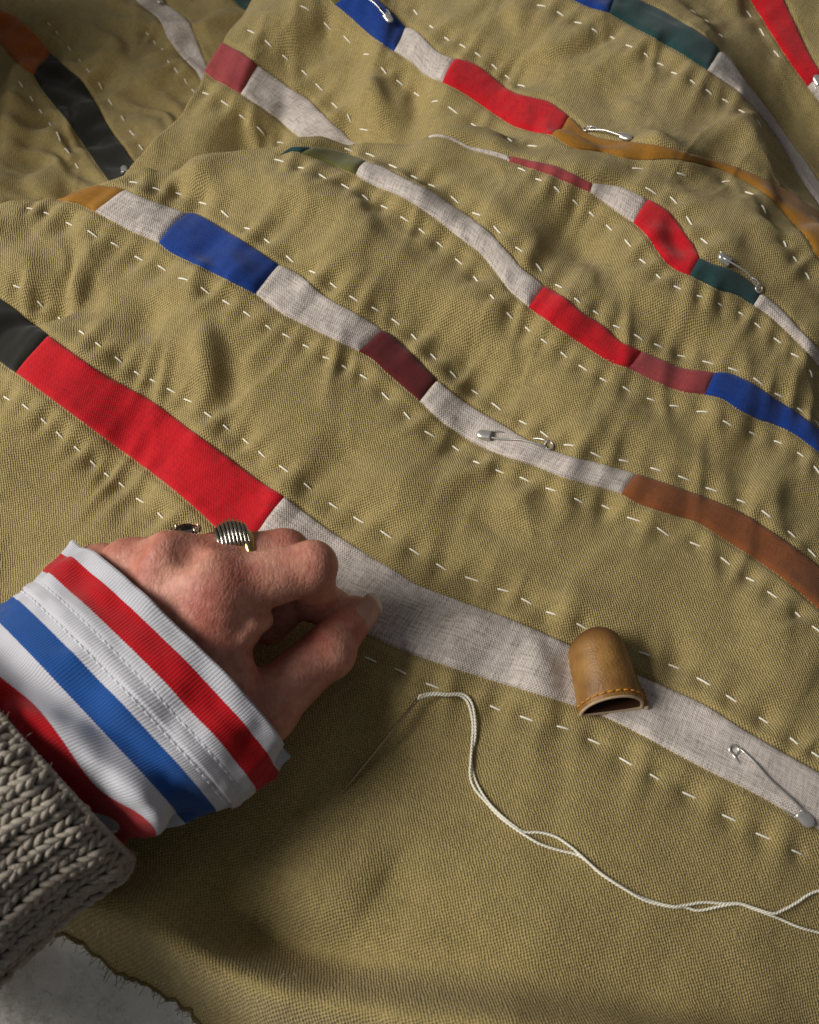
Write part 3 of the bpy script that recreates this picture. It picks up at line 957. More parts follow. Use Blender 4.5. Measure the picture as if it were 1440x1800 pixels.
# palm and wrist
D = cone('wf', 'w1', 16, 16)
D = smin(D, cone('wf', 'w2', 16, 15), 8)
for a, ra in (('i0', 11.5), ('m0', 11.3), ('r0', 10.8), ('p0', 9.5)):
    D = smin(D, cone('w1', a, 15, ra), 7)
D = smin(D, cone('w2', 'i0', 14, 11), 7)
D = smin(D, cone('w2', 't1', 14, 10.5), 5)
D = smin(D, cone('i0', 'web', 10, 8.2), 5)
D = smin(D, cone('web', 't0', 8.2, 10), 5)
D = smin(D, cone('p0', 'w1', 10, 16), 6)
# knuckles stand out, hollows lie between them
for a, r, up in (('i0', 7.5, 4.8), ('m0', 7.2, 5.2), ('r0', 6.0, 3.6)):
    kp = J[a] + np.array([-1.0, 1.0, up])
    D = smin(D, np.sqrt(((Pg - kp.astype(np.float32)) ** 2).sum(-1)) - r, 3.5)
for a, b in (('i0', 'm0'), ('m0', 'r0')):
    q = 0.5 * (J[a] + J[b]) + np.array([1.0, 2.0, 12.5])
    D = -smin(-D, np.sqrt(((Pg - q.astype(np.float32)) ** 2).sum(-1)) - 3.8, 4.0)
# tendons on the back of the hand
for a in ('i0', 'm0'):
    D = smin(D, cone(J['w1'] * 0.55 + J[a] * 0.45 + np.array([0, 0, 11.5]), J[a] + np.array([-2, 1, 8.5]), 1.4, 2.2), 4.5)


def finger(names, radii, k=3.0):
    d = None
    for q in range(len(names) - 1):
        c = cone(names[q], names[q + 1], radii[q], radii[q + 1])
        d = c if d is None else smin(d, c, k)
    return d


fi = finger(['i0', 'i1', 'i2', 'i3'], [10.2, 7.9, 7.7, 6.6], 2.0)
fi = smin(fi, np.sqrt(((Pg - (J['i1'] + np.array([1.4, 1.0, 1.5])).astype(np.float32)) ** 2).sum(-1)) - 6.7, 2.5)
fm = finger(['m0', 'm1', 'm2', 'm3'], [10.2, 8.2, 7.6, 6.6], 2.5)
fr = finger(['r0', 'r1', 'r2', 'r3'], [9.5, 7.8, 7.0, 6.2], 2.5)
fp = finger(['p0', 'p1', 'p2', 'p3'], [8.5, 6.8, 6.2, 5.5], 2.5)
ft = finger(['t0', 't1', 't2'], [10.5, 10.0, 8.2], 4.0)
ft = smin(ft, cone('t2', 't3', 8.2, 6.9), 2.0)
tdir = unit(J['t3'] - J['t2'])
# flattened pad and the swelling at the thumb's joint
kn = J['t2'] + np.array([1.6, -1.6, 1.0])
ft = smin(ft, np.sqrt(((Pg - kn.astype(np.float32)) ** 2).sum(-1)) - 7.6, 3.0)
fing = fi
for f_ in (fm, fr, fp):
    fing = smin(fing, f_, 0.8)
D = smin(D, fing, 3.2)
D = smin(D, ft, 2.8)
# folds of loose skin along the web between thumb and forefinger
for a, b, r in ((at(440, 1100, 40), at(462, 1090, 36), 4.2), (at(424, 1122, 40), at(440, 1118, 36), 3.6), (at(420, 1166, 36), at(434, 1180, 32), 3.8), (at(424, 1200, 34), at(436, 1206, 30), 3.4)):
    D = smin(D, cone(a, b, r, r * 0.8), 1.6)
V, F = surface_nets(D, lo, HS)
for _ in range(3):                               # relax the net a little
    acc = np.zeros_like(V)
    cnt = np.zeros(len(V))
    for a in range(4):
        b = (a + 1) % 4
        np.add.at(acc, F[:, a], V[F[:, b]])
        np.add.at(acc, F[:, b], V[F[:, a]])
        np.add.at(cnt, F[:, a], 1)
        np.add.at(cnt, F[:, b], 1)
    V = 0.5 * V + 0.5 * acc / cnt[:, None]


def skin_material():
    m, nt, bs = mat_new('skin')
    L = nt.links.new
    tc = N(nt, 'ShaderNodeTexCoord')
    n1 = N(nt, 'ShaderNodeTexNoise')
    n1.inputs['Scale'].default_value = 60
    n1.inputs['Detail'].default_value = 5
    n2 = N(nt, 'ShaderNodeTexNoise')
    n2.inputs['Scale'].default_value = 420
    n2.inputs['Detail'].default_value = 4
    for n in (n1, n2):
        L(tc.outputs['Object'], n.inputs['Vector'])
    cr = N(nt, 'ShaderNodeValToRGB')
    cr.color_ramp.elements[0].position = 0.32
    cr.color_ramp.elements[0].color = (*lin((186, 112, 96)), 1)
    cr.color_ramp.elements[1].position = 0.72
    cr.color_ramp.elements[1].color = (*lin((218, 164, 142)), 1)
    L(n1.outputs['Fac'], cr.inputs[0])
    mx = N(nt, 'ShaderNodeMix', data_type='RGBA', blend_type='MULTIPLY')
    mx.inputs['Factor'].default_value = 0.5
    L(cr.outputs[0], mx.inputs['A'])
    c2 = N(nt, 'ShaderNodeValToRGB')
    c2.color_ramp.elements[0].position = 0.3
    c2.color_ramp.elements[0].color = (0.62, 0.52, 0.48, 1)
    c2.color_ramp.elements[1].position = 0.6
    c2.color_ramp.elements[1].color = (1, 1, 1, 1)
    L(n2.outputs['Fac'], c2.inputs[0])
    L(c2.outputs[0], mx.inputs['B'])
    L(mx.outputs['Result'], bs.inputs['Base Color'])
    bs.inputs['Roughness'].default_value = 0.5
    bs.inputs['Specular IOR Level'].default_value = 0.35
    bs.inputs['Subsurface Weight'].default_value = 0.3
    bs.inputs['Subsurface Radius'].default_value = (1.0, 0.35, 0.2)
    bs.inputs['Subsurface Scale'].default_value = 0.0018
    # fine crossing lines plus longer wrinkles across the fingers
    def vor(scale, sc):
        mp = N(nt, 'ShaderNodeMapping')
        mp.inputs['Scale'].default_value = sc
        mp.inputs['Rotation'].default_value = (0, 0, 0.6)
        L(tc.outputs['Object'], mp.inputs[0])
        dn = N(nt, 'ShaderNodeTexNoise')
        dn.inputs['Scale'].default_value = 150
        L(mp.outputs[0], dn.inputs['Vector'])
        sc_ = N(nt, 'ShaderNodeVectorMath', operation='MULTIPLY_ADD')
        L(dn.outputs['Color'], sc_.inputs[0])
        sc_.inputs[1].default_value = (0.004, 0.004, 0.004)
        L(mp.outputs[0], sc_.inputs[2])
        v = N(nt, 'ShaderNodeTexVoronoi', feature='DISTANCE_TO_EDGE')
        v.inputs['Scale'].default_value = scale
        L(sc_.outputs[0], v.inputs['Vector'])
        mr = N(nt, 'ShaderNodeMapRange')
        mr.inputs['From Max'].default_value = 0.22
        L(v.outputs['Distance'], mr.inputs['Value'])
        return mr.outputs[0]
    v1 = vor(800, (1.0, 0.6, 0.8))
    v2 = vor(380, (1.0, 0.4, 0.7))
    hh = math_node(nt, 'MULTIPLY_ADD', v2, 1.2, v1)
    hh = math_node(nt, 'MULTIPLY_ADD', n2.outputs['Fac'], 0.9, hh)
    bp = N(nt, 'ShaderNodeBump')
    bp.inputs['Strength'].default_value = 0.32
    bp.inputs['Distance'].default_value = 0.0002
    L(hh, bp.inputs['Height'])
    L(bp.outputs[0], bs.inputs['Normal'])
    return m


M['skin'] = skin_material()
M['nail'] = plain('nail', (196, 146, 128), 0.28, noise=0.08, nscale=300, spec=0.5)
M['nailtip'] = plain('nail_tip', (226, 206, 190), 0.35, noise=0.05, nscale=300, spec=0.5)
person = empty('person', label='left hand in a striped cuff and grey knitted sleeve, pinching the quilt', category='person')
hand = new_obj('hand', mesh_from('hand', V, F, M['skin']), person)

# thumb nail
nrm = np.array([0.80, -0.28, 0.55])
nrm = unit(nrm - tdir * (nrm @ tdir))
sid_ = np.cross(tdir, nrm)
rn = 6.9
for nm, s0, s1, wd, mt in (('thumbnail', -5.5, 5.6, 0.80, 'nail'), ('nail_tip', 5.6, 7.6, 0.80, 'nailtip')):
    nu, nv = 11, 13
    us = np.linspace(s0, s1, nu)
    Vn = []
    for u_ in us:
        q = (u_ + 5.5) / 13.1
        w_ = wd * (0.86 + 0.2 * math.sin(PI * min(1, q * 0.8 + 0.1))) * (1 - 0.35 * max(0, (q - 0.8) / 0.2) ** 2) * (1 - 0.25 * max(0, (0.12 - q) / 0.12))
        for th in np.linspace(-w_, w_, nv):
            r_ = rn + 0.28 - 0.5 * max(0, (0.15 - q) / 0.15) - 0.3 * (abs(th) / wd) ** 4 - 0.05 * q
            Vn.append(J['t3'] + tdir * u_ + r_ * (math.cos(th) * nrm + math.sin(th) * sid_) - nrm * 0.018 * (u_ - 1) ** 2)
    o = new_obj(nm, mesh_from(nm, Vn, grid_faces(nu, nv), M[mt]), hand)
    md = o.modifiers.new('thick', 'SOLIDIFY')
    md.thickness = 0.0005
    md.offset = 0

# sleeve axis: from the cuff edge back along the forearm
E0 = at(312, 1138, 28)
AX = unit(np.array([-0.665, -0.745, 0.03]))
SD = unit(np.cross(np.array([0, 0, 1.0]), AX))          # to the right/near side of the picture
UPA = np.cross(AX, SD)


def sleeve_point(t, th, a, b, pw=2.3, lift=0.0):
    c, s = math.cos(th), math.sin(th)
    r = (abs(c) ** pw + abs(s) ** pw) ** (-1.0 / pw)
    u_ = min(1.0, max(0.0, (t - 12) / 60.0))
    bend = -14.0 * u_ * u_ * (3 - 2 * u_)                   # the arm curves at the wrist
    return E0 + AX * t + SD * (a * r * c + bend) + UPA * (b * r * s + lift)


def shirt_material():
    m, nt, bs = mat_new('striped_jersey')
    L = nt.links.new
    uv = N(nt, 'ShaderNodeUVMap')
    sep = N(nt, 'ShaderNodeSeparateXYZ')
    L(uv.outputs[0], sep.inputs[0])
    nz = N(nt, 'ShaderNodeTexNoise')
    nz.inputs['Scale'].default_value = 2.2
    L(uv.outputs[0], nz.inputs['Vector'])
    saw = math_node(nt, 'SINE', math_node(nt, 'MULTIPLY', sep.outputs[1], 2 * PI / 0.8))
    t = math_node(nt, 'MULTIPLY_ADD', math_node(nt, 'SUBTRACT', nz.outputs['Fac'], 0.5), 0.35, sep.outputs[0])
    t = math_node(nt, 'MULTIPLY_ADD', saw, 0.07, t)
    def band(a, b):
        return math_node(nt, 'MULTIPLY', math_node(nt, 'GREATER_THAN', t, a), math_node(nt, 'LESS_THAN', t, b))
    red = math_node(nt, 'ADD', band(5.3, 13.2), band(41.5, 48.8))
    blue = band(24.6, 32.6)
    m1 = N(nt, 'ShaderNodeMix', data_type='RGBA')
    m1.inputs['A'].default_value = (*lin((218, 218, 226)), 1)
    m1.inputs['B'].default_value = (*lin((196, 18, 30)), 1)
    L(red, m1.inputs['Factor'])
    m2 = N(nt, 'ShaderNodeMix', data_type='RGBA')
    L(m1.outputs['Result'], m2.inputs['A'])
    m2.inputs['B'].default_value = (*lin((32, 84, 158)), 1)
    L(blue, m2.inputs['Factor'])
    # knitted columns
    kn_ = math_node(nt, 'MULTIPLY_ADD', saw, 0.5, 0.5)
    row = math_node(nt, 'SINE', math_node(nt, 'MULTIPLY_ADD', sep.outputs[0], 2 * PI / 0.5, math_node(nt, 'MULTIPLY', math_node(nt, 'ABSOLUTE', saw), 2.0)))
    hgt = math_node(nt, 'MULTIPLY_ADD', row, 0.4, kn_)
    m3 = N(nt, 'ShaderNodeMix', data_type='RGBA', blend_type='MULTIPLY')
    m3.inputs['Factor'].default_value = 0.36
    L(m2.outputs['Result'], m3.inputs['A'])
    cr = N(nt, 'ShaderNodeCombineColor')
    for i in range(3):
        L(math_node(nt, 'MULTIPLY_ADD', hgt, 0.6, 0.4), cr.inputs[i])
    L(cr.outputs[0], m3.inputs['B'])
    L(m3.outputs['Result'], bs.inputs['Base Color'])
    bs.inputs['Roughness'].default_value = 0.95
    bs.inputs['Specular IOR Level'].default_value = 0.1
    bs.inputs['Sheen Weight'].default_value = 0.2
    bp = N(nt, 'ShaderNodeBump')
    bp.inputs['Strength'].default_value = 0.6
    bp.inputs['Distance'].default_value = 0.00025
    L(hgt, bp.inputs['Height'])
    L(bp.outputs[0], bs.inputs['Normal'])
    return m


M['shirt'] = shirt_material()
ST = np.concatenate([np.arange(0, 21.0, 0.8), np.arange(21.0, 75, 0.9)])
NTH = 150
Vs, Us = [], []
for th_i in range(NTH):
    th = 2 * PI * th_i / NTH
    for t in ST:
        a = 48.5 - 0.07 * t
        b = 25.0 - 0.02 * t
        hem = 0.9 if t < 21 else 0.0                                # the doubled hem is thicker
        hem += -0.45 * math.exp(-((t - 17.0) / 0.7) ** 2)            # pulled in along its stitching
        q = smoothstep(np.array((t - 22) / 16.0)).item()
        w = 0.7 * float(vnoise(np.array(t / 9.0), np.array(th * 4.2 + 9), 51)) + 0.5 * float(vnoise(np.array(t / 26.0), np.array(th * 3.1), 52)) * 2
        fold = q * (3.4 * math.sin(t / 3.4 + 2.6 * math.sin(th * 1.7 + 0.4) + 0.6) * (0.4 + 0.6 * math.cos(th - 0.6) ** 2) + 1.6 * math.sin(t / 6.0 + th * 5.0))
        w += 0.28 * float(vnoise(np.array(t / 3.6), np.array(th * 9.0 + 3), 53))
        # slack cloth puffs out beside the near edge
        puff = 5.0 * math.exp(-((t - 38) / 6.5) ** 2) * math.exp(-((th - 0.75) / 0.55) ** 2)
        r = w + fold + hem + puff - 3.5 * q
        nrm_ = np.array([math.cos(th) / a, math.sin(th) / b])
        nrm_ /= np.linalg.norm(nrm_)
        p = sleeve_point(t, th, a, b) + SD * nrm_[0] * r + UPA * nrm_[1] * r
        zmin = float(hat(p[0], p[1])) + 0.8
        if p[2] < zmin:
            p[2] = zmin
        Vs.append(p)
        q2 = smoothstep(np.array((t - 34) / 9.0)).item()
        arc = q2 * (1.3 * math.sin(th * 5.0 + 0.6) + 3.4 * math.exp(-((th - 0.45) / 0.2) ** 2))   # cloth rides back where it bunches
        Us.append((t + arc, th * 36.0))
shirt = new_obj('shirt_sleeve', mesh_from('shirt_sleeve', Vs, grid_faces(NTH, len(ST), True), M['shirt'], Us), person,
                label='white jersey shirt cuff with red and blue stripes')
md = shirt.modifiers.new('thick', 'SOLIDIFY')
md.thickness = 0.0014
md.offset = -1
# hem stitching
parts = []
Vs_ = np.array(Vs).reshape(NTH, len(ST), 3)
for tt, ln in ((17.0, 1.7), (21.6, 1.9)):
    j = int(np.argmin(np.abs(ST - tt)))
    ringp = Vs_[:, j]
    ringp = np.vstack([ringp, ringp[:1]])
    s = np.concatenate([[0], np.cumsum(np.linalg.norm(np.diff(ringp, axis=0), axis=1))])
    cen = ringp.mean(0)
    for k in range(int(s[-1] / 2.6)):
        pts = []
        for f in (0, 0.33, 0.66, 1):
            q = k * 2.6 + f * ln
            p = np.array([np.interp(q, s, ringp[:, c]) for c in range(3)])
            out = p - (E0 + AX * tt + SD * ((p - E0) @ SD) * 0.5)
            pts.append(p + unit(out) * (0.22 * math.sin(PI * f) - 0.05) + np.array([0, 0, 0.12]))
        parts.append(tube(pts, 0.11, 5))
Vh, Fh = merge(parts)
new_obj('hem_stitching', mesh_from('hem_stitching', Vh, Fh, plain('hem_thread', (240, 240, 244), 0.9)), shirt, kind='stuff')

# knitted sleeve: an inner tube and ribs built of single knit loops
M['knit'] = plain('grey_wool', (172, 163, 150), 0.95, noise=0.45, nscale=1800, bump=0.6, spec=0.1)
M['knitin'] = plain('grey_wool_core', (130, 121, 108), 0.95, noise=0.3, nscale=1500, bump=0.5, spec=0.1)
KT0, KT1 = 48.5, 138.0
NR = 31


def knit_surface(t, th):
    q = smoothstep(np.array((t - KT0) / 5.0)).item()
    a = 46.0 + 3.2 * q
    b = 25.5 + 3.0 * q
    p = sleeve_point(t, th, a, b, 2.25, 2.0)
    return p


# equal steps round the tube
tht = np.linspace(0, 2 * PI, 721)
ringp = np.array([knit_surface(90, x) for x in tht])
sr = np.concatenate([[0], np.cumsum(np.linalg.norm(np.diff(ringp, axis=0), axis=1))])
PERI = sr[-1]
th_of = lambda s: float(np.interp(s % PERI, sr, tht))


def knit_point(t, s, h):
    th = th_of(s)
    p = knit_surface(t, th)
    p1 = knit_surface(t, th + 0.02)
    tg = unit(p1 - p)
    nn = np.cross(tg, AX)
    if nn @ (p - (E0 + AX * t + UPA * 2.0)) < 0:
        nn = -nn
    q = p + nn * h
    zmin = float(hat(q[0], q[1])) + 0.6
    if q[2] < zmin:
        q[2] = zmin + 0.1 * h
    return q, tg, nn


sweater = new_obj('sweater_sleeve', None, person, label='grey ribbed hand knitted sleeve end')
kt = np.linspace(KT0 + 1.0, KT1, 26)
core = np.array([[knit_point(t, PERI * k / 90.0, -1.3 - (1.5 if j == 0 else 0))[0] for j, t in enumerate(kt)] for k in range(90)])
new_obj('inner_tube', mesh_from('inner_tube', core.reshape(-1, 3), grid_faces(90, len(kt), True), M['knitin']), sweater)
RW = PERI / NR
# one unit loop leg: a plump twisted grain along x
gs = np.linspace(-1, 1, 7)
for r_i in range(NR):
    th_mid = th_of((r_i + 0.5) * RW)
    if math.sin(th_mid) < -0.55:
        continue
    parts = []
    rows = int((KT1 - KT0) / 2.45)
    for col in range(2):
        for row in range(rows):
            t = KT0 + 1.6 + row * 2.45 + random.uniform(-0.25, 0.25)
            for leg in (-1, 1):
                sc = (r_i + 0.5) * RW + (col - 0.5) * RW * 0.44 + leg * RW * 0.108
                bulge = 1.0 - 0.7 * ((sc / RW - r_i - 0.5) / 0.42) ** 2
                pts = []
                for q in gs:
                    tt = t + q * 2.0
                    ss = sc + leg * (0.2 - 0.95 * q) * RW * 0.125 + random.uniform(-0.1, 0.1)
                    hh = 0.3 + 2.1 * bulge + 0.7 * math.cos(q * 1.5) - 0.35 * q + random.uniform(-0.12, 0.12)
                    pts.append(knit_point(max(tt, KT0 - 0.5), ss, hh)[0])
                rad = np.array([0.32, 0.64, 0.82, 0.87, 0.84, 0.7, 0.36]) * random.uniform(0.82, 1.16)
                jit = np.array([random.uniform(-0.3, 0.3) for _ in range(3)])
                parts.append(tube([p + jit for p in pts], rad, 6))
    # loops of the bound edge turning over the end of the rib
    for k in range(5):
        s0 = r_i * RW + RW * (0.12 + 0.19 * k)
        pts = []
        for q in np.linspace(0, 1, 6):
            pts.append(knit_point(KT0 - 0.6 + 0.5 * math.sin(q * 3), s0 + q * RW * 0.24, 2.3 - 2.4 * q + 0.6 * math.sin(PI * q))[0])
        parts.append(tube(pts, [0.5, 1.0, 1.25, 1.25, 1.0, 0.5], 6))
    # stray fibres of the wool
    for k in range(140):
        p, tg, nn = knit_point(KT0 + random.uniform(-1, 60), (r_i + random.random()) * RW, random.uniform(1.0, 2.6))
        d = unit(nn * random.uniform(0.2, 1.0) + tg * random.uniform(-1, 1) + AX * random.uniform(-1, 1))
        d2 = unit(np.cross(d, nn) + 0.01)
        ln = random.uniform(1.2, 3.4)
        parts.append(tube([p + d * ln * q + d2 * ln * 0.4 * q * q for q in (0, 0.4, 0.7, 1)], 0.06, 3, False))
    Vk, Fk = merge(parts)
    new_obj('knit_rib', mesh_from('knit_rib', Vk, Fk, M['knit']), sweater)


# ------------------------------------------------------------------ rings
M['silver'] = plain('ring_silver', (196, 188, 176), 0.22, 1.0, noise=0.15, nscale=700)
M['goldish'] = plain('ring_gold', (186, 160, 104), 0.24, 1.0, noise=0.12, nscale=700)
M['tarnish'] = plain('ring_tarnish', (58, 52, 46), 0.45, 0.8, noise=0.3, nscale=900)


def ring(name, a, b, f, rad, up, label, style):
    c = a * (1 - f) + b * f
    ax = unit(b - a)
    n = np.array(up, float)
    n = unit(n - ax * (n @ ax))
    s = np.cross(ax, n)
    root = empty(name, label=label, category='ring')
    root.location = Vector(c) * MM
    bw = 1.3 if style == 'fan' else 1.1
    Vb, Fb = [], []
    nseg = 48
    for k in range(nseg):
        th = 2 * PI * k / nseg
        top = max(0, math.cos(th))
        wd = bw * (0.8 + 0.9 * top ** 2)
        for (da, dr) in ((-wd, 0), (-wd * 0.7, 0.75), (0, 1.05), (wd * 0.7, 0.75), (wd, 0)):
            Vb.append(ax * da + (rad + dr) * (math.cos(th) * n + math.sin(th) * s))
    new_obj('band', mesh_from('band', Vb, np.vstack([grid_faces(nseg, 5, True)]), M['goldish'] if style == 'fan' else M['silver']), root)
    if style == 'fan':
        # a crest of upright flutes running back along the finger from the band
        sgn = -1.0 if (s @ np.array([0.0, -1.0, 0.3])) < 0 else 1.0
        for k in range(9):
            h_ = 1.3 + 3.6 * math.sin(PI * (0.18 + 0.72 * k / 8)) ** 0.9
            xa = 0.4 - 1.15 * k
            pts = []
            for q in np.linspace(0, 1, 7):
                th = sgn * math.radians(52 * (1 - q) - 4)
                dr = math.cos(th) * n + math.sin(th) * s
                pts.append(dr * (rad - 0.2 + (h_ + 0.2) * q ** 0.8) + ax * (xa - 0.7 * q))
            new_obj('flute', mesh_from('flute', *tube(pts, [0.5, 0.55, 0.55, 0.52, 0.5, 0.45, 0.3], 7), M['silver']), root)
        Vb = []
        for k in range(25):
            f = k / 24
            h_ = 1.0 + 3.4 * math.sin(PI * (0.18 + 0.72 * f)) ** 0.9
            xa = 0.6 - 9.6 * f
            for th, e in ((46, 0.0), (20, 0.45), (-2, 0.95), (-10, 0.95), (-40, 0.1)):
                th = sgn * math.radians(th)
                dr = math.cos(th) * n + math.sin(th) * s
                Vb.append(dr * (rad - 0.1 + h_ * e) + ax * (xa - 0.5 * e))
        new_obj('backing', mesh_from('backing', Vb, grid_faces(25, 5), M['tarnish']), root)
    else:
        # a small raised setting: collar, claws and a dark faceted stone
        zc = n * (rad + 0.8)
        ax, s = ax * 1.45, s * 1.45                 # the setting is broad
        for q, (r0, r1, h0, h1, mt, nm) in enumerate(((2.6, 3.3, 0, 1.9, 'silver', 'collar'), (2.7, 1.5, 1.5, 3.0, 'tarnish', 'stone'))):
            Vc = []
            for k in range(14):
                th = 2 * PI * k / 14
                d = math.cos(th) * ax + math.sin(th) * s
                Vc += [zc + d * r0 + n * h0, zc + d * r1 + n * h1, zc + d * r1 * 0.35 + n * (h1 + 0.2)]
            new_obj(nm, mesh_from(nm, Vc, grid_faces(14, 3, True), M[mt], smooth=False), root)
        for k in range(6):
            th = 2 * PI * k / 6
            d = math.cos(th) * ax + math.sin(th) * s
            new_obj('claw', mesh_from('claw', *tube([zc + d * 2.9, zc + d * 3.4 + n * 1.4, zc + d * 2.7 + n * 2.8], [0.5, 0.45, 0.3], 6), M['silver']), root)
    return root


ring('ring', J['m0'], J['m1'], 0.66, 8.7, (-0.05, 0.75, 0.75), 'silver ring with a fluted fan crest on a gold band, on the middle finger', 'fan')
ring('ring', J['r0'], J['r1'], 0.60, 8.5, (-0.25, 0.75, 0.9), 'silver ring with a raised dark setting, behind the middle finger knuckle', 'stone')
ring('ring', J['p0'], J['p1'], 0.62, 7.6, (-0.4, 0.7, 0.8), 'small tarnished ring on the little finger, nearest the wrist', 'stone')

# ------------------------------------------------------------------ thimble
def leather_material():
    m, nt, bs = mat_new('tan_leather')
    L = nt.links.new
    tc = N(nt, 'ShaderNodeTexCoord')
    n1 = N(nt, 'ShaderNodeTexNoise')
    n1.inputs['Scale'].default_value = 110
    n1.inputs['Detail'].default_value = 6
    L(tc.outputs['Object'], n1.inputs['Vector'])
    cr = N(nt, 'ShaderNodeValToRGB')
    cr.color_ramp.elements[0].position = 0.3
    cr.color_ramp.elements[0].color = (*lin((124, 86, 42)), 1)
    cr.color_ramp.elements[1].position = 0.7
    cr.color_ramp.elements[1].color = (*lin((166, 124, 66)), 1)
    L(n1.outputs['Fac'], cr.inputs[0])
    # worn, rubbed crown
    sep = N(nt, 'ShaderNodeSeparateXYZ')
    uv = N(nt, 'ShaderNodeUVMap')
    L(uv.outputs[0], sep.inputs[0])
    wv = math_node(nt, 'MULTIPLY_ADD', n1.outputs['Fac'], 0.3, sep.outputs[0])
    mr = N(nt, 'ShaderNodeMapRange')
    mr.inputs['From Min'].default_value = 0.84
    mr.inputs['From Max'].default_value = 1.08
    mr.inputs['To Max'].default_value = 0.85
    L(wv, mr.inputs['Value'])
    mx = N(nt, 'ShaderNodeMix', data_type='RGBA')
    L(mr.outputs[0], mx.inputs['Factor'])
    L(cr.outputs[0], mx.inputs['A'])
    mx.inputs['B'].default_value = (*lin((92, 58, 32)), 1)
    L(mx.outputs['Result'], bs.inputs['Base Color'])
    bs.inputs['Roughness'].default_value = 0.5
    bs.inputs['Specular IOR Level'].default_value = 0.4
    v = N(nt, 'ShaderNodeTexVoronoi')
    v.inputs['Scale'].default_value = 1300
    L(tc.outputs['Object'], v.inputs['Vector'])
    w = N(nt, 'ShaderNodeTexNoise')
    w.inputs['Scale'].default_value = 350
    w.inputs['Detail'].default_value = 5
    L(tc.outputs['Object'], w.inputs['Vector'])
    hh = math_node(nt, 'MULTIPLY_ADD', w.outputs['Fac'], 1.5, v.outputs['Distance'])
    bp = N(nt, 'ShaderNodeBump')
    bp.inputs['Strength'].default_value = 0.3
    bp.inputs['Distance'].default_value = 0.0004
    L(hh, bp.inputs['Height'])
    L(bp.outputs[0], bs.inputs['Normal'])
    return m


M['leather'] = leather_material()
M['leather_edge'] = plain('leather_edge', (196, 170, 142), 0.85, noise=0.25, nscale=900, bump=0.4)
M['suede'] = plain('suede_inside', (70, 44, 24), 0.95, noise=0.3, nscale=900, bump=0.4)
M['orange_thread'] = plain('orange_thread', (206, 140, 44), 0.7, noise=0.1, nscale=2000)
tb = cast(1073, 1252)
tt_ = cast(1042, 1128)
ta = unit(np.array([tt_[0] - tb[0], tt_[1] - tb[1], 0]))
ts = np.array([ta[1], -ta[0], 0])
tz0 = float(hat(tb[0], tb[1])) + 0.9
thimble = empty('thimble', label='tan leather thimble lying on the white linen strip, open end showing', category='thimble')
thimble.location = Vector((tb[0], tb[1], tz0)) * MM
TL = 27.5


def thimble_ring(q, th, inset=0.0):
    """q 0 at the mouth, 1 at the crown"""
    dome = math.sqrt(max(0.0, 1 - max(0.0, (q - 0.62) / 0.38) ** 3.2))
    a = (11.0 - 1.3 * q) * dome - inset
    b = (14.6 - 1.4 * q - 3.6 * (1 - q) ** 3) * (0.25 + 0.75 * dome) - inset * 1.6
    c, s = math.cos(th), math.sin(th)
    x = max(a, 0.02) * c
    # flat underneath, arched on top
    if s >= 0:
        zz = b * s ** 0.92
    else:
        zz = 0.9 * s * dome
    sag = 0.5 * math.sin(q * 7 + 1) * math.exp(-((th - 1.0) / 0.8) ** 2)
    lift = inset * 0.8 + 1.3 * (1 - dome)
    return ts * x + ta * (q * TL + 1.2 * (s > 0) * s * (1 - q) ** 4) + np.array([0, 0, zz + lift + sag * 0.5])


nq, nt_ = 34, 56
qs = np.concatenate([np.linspace(0, 0.66, 16, endpoint=False), 0.66 + 0.34 * np.sin(np.linspace(0, PI / 2, nq - 16))])
Vt = [thimble_ring(q, 2 * PI * k / nt_) for k in range(nt_) for q in qs]
Ut = [(q, k / nt_) for k in range(nt_) for q in qs]
new_obj('leather_body', mesh_from('leather_body', Vt, grid_faces(nt_, nq, True), M['leather'], Ut), thimble)
qi = np.linspace(0.0, 0.9, 14)
Vt = [thimble_ring(q, 2 * PI * k / nt_, 1.35) for k in range(nt_) for q in qi]
new_obj('lining', mesh_from('lining', Vt, grid_faces(nt_, 14, True)[:, ::-1], M['suede']), thimble)
Vt = []
for k in range(nt_):
    th = 2 * PI * k / nt_
    a, b = thimble_ring(0, th), thimble_ring(0, th, 1.35)
    Vt += [a + ta * 0.02, a * 0.8 + b * 0.2 - ta * 0.55, a * 0.2 + b * 0.8 - ta * 0.55, b]
new_obj('rim', mesh_from('rim', Vt, grid_faces(nt_, 4, True), M['leather_edge']), thimble)
# side seam flange at the right, sewn together
Vf = []
for q in np.linspace(0, 0.8, 16):
    base = thimble_ring(q, -0.1)
    for dx, dz in ((-0.6, -0.5), (1.5 - 1.1 * q, -0.4), (1.7 - 1.2 * q, 0.5), (1.5 - 1.1 * q, 1.5), (-0.6, 1.7)):
        Vf.append(base + ts * dx + np.array([0, 0, dz]))
new_obj('seam', mesh_from('seam', Vf, grid_faces(16, 5), M['leather']), thimble)
Vf, Ff = tube([thimble_ring(0, -0.1) + ts * 1.0 + np.array([0, 0, 0.2]) - ta * 0.2, thimble_ring(0, -0.1) + ts * 1.0 + np.array([0, 0, 1.3]) - ta * 0.3], [0.9, 0.9], 8)
new_obj('seam_end', mesh_from('seam_end', Vf, Ff, M['leather_edge']), thimble)
for k in range(12):
    th0 = 0.18 + (PI - 0.36) * k / 11.5
    pts = []
    for f in np.linspace(0, 1, 5):
        th = th0 + f * 0.17
        p = thimble_ring(0.065, th)
        d = ts * math.cos(th) + np.array([0, 0, math.sin(th)])
        pts.append(p + d * (0.38 * math.sin(PI * f)))
    new_obj('rim_stitch', mesh_from('rim_stitch', *tube(pts, 0.27, 6), M['orange_thread']), thimble)
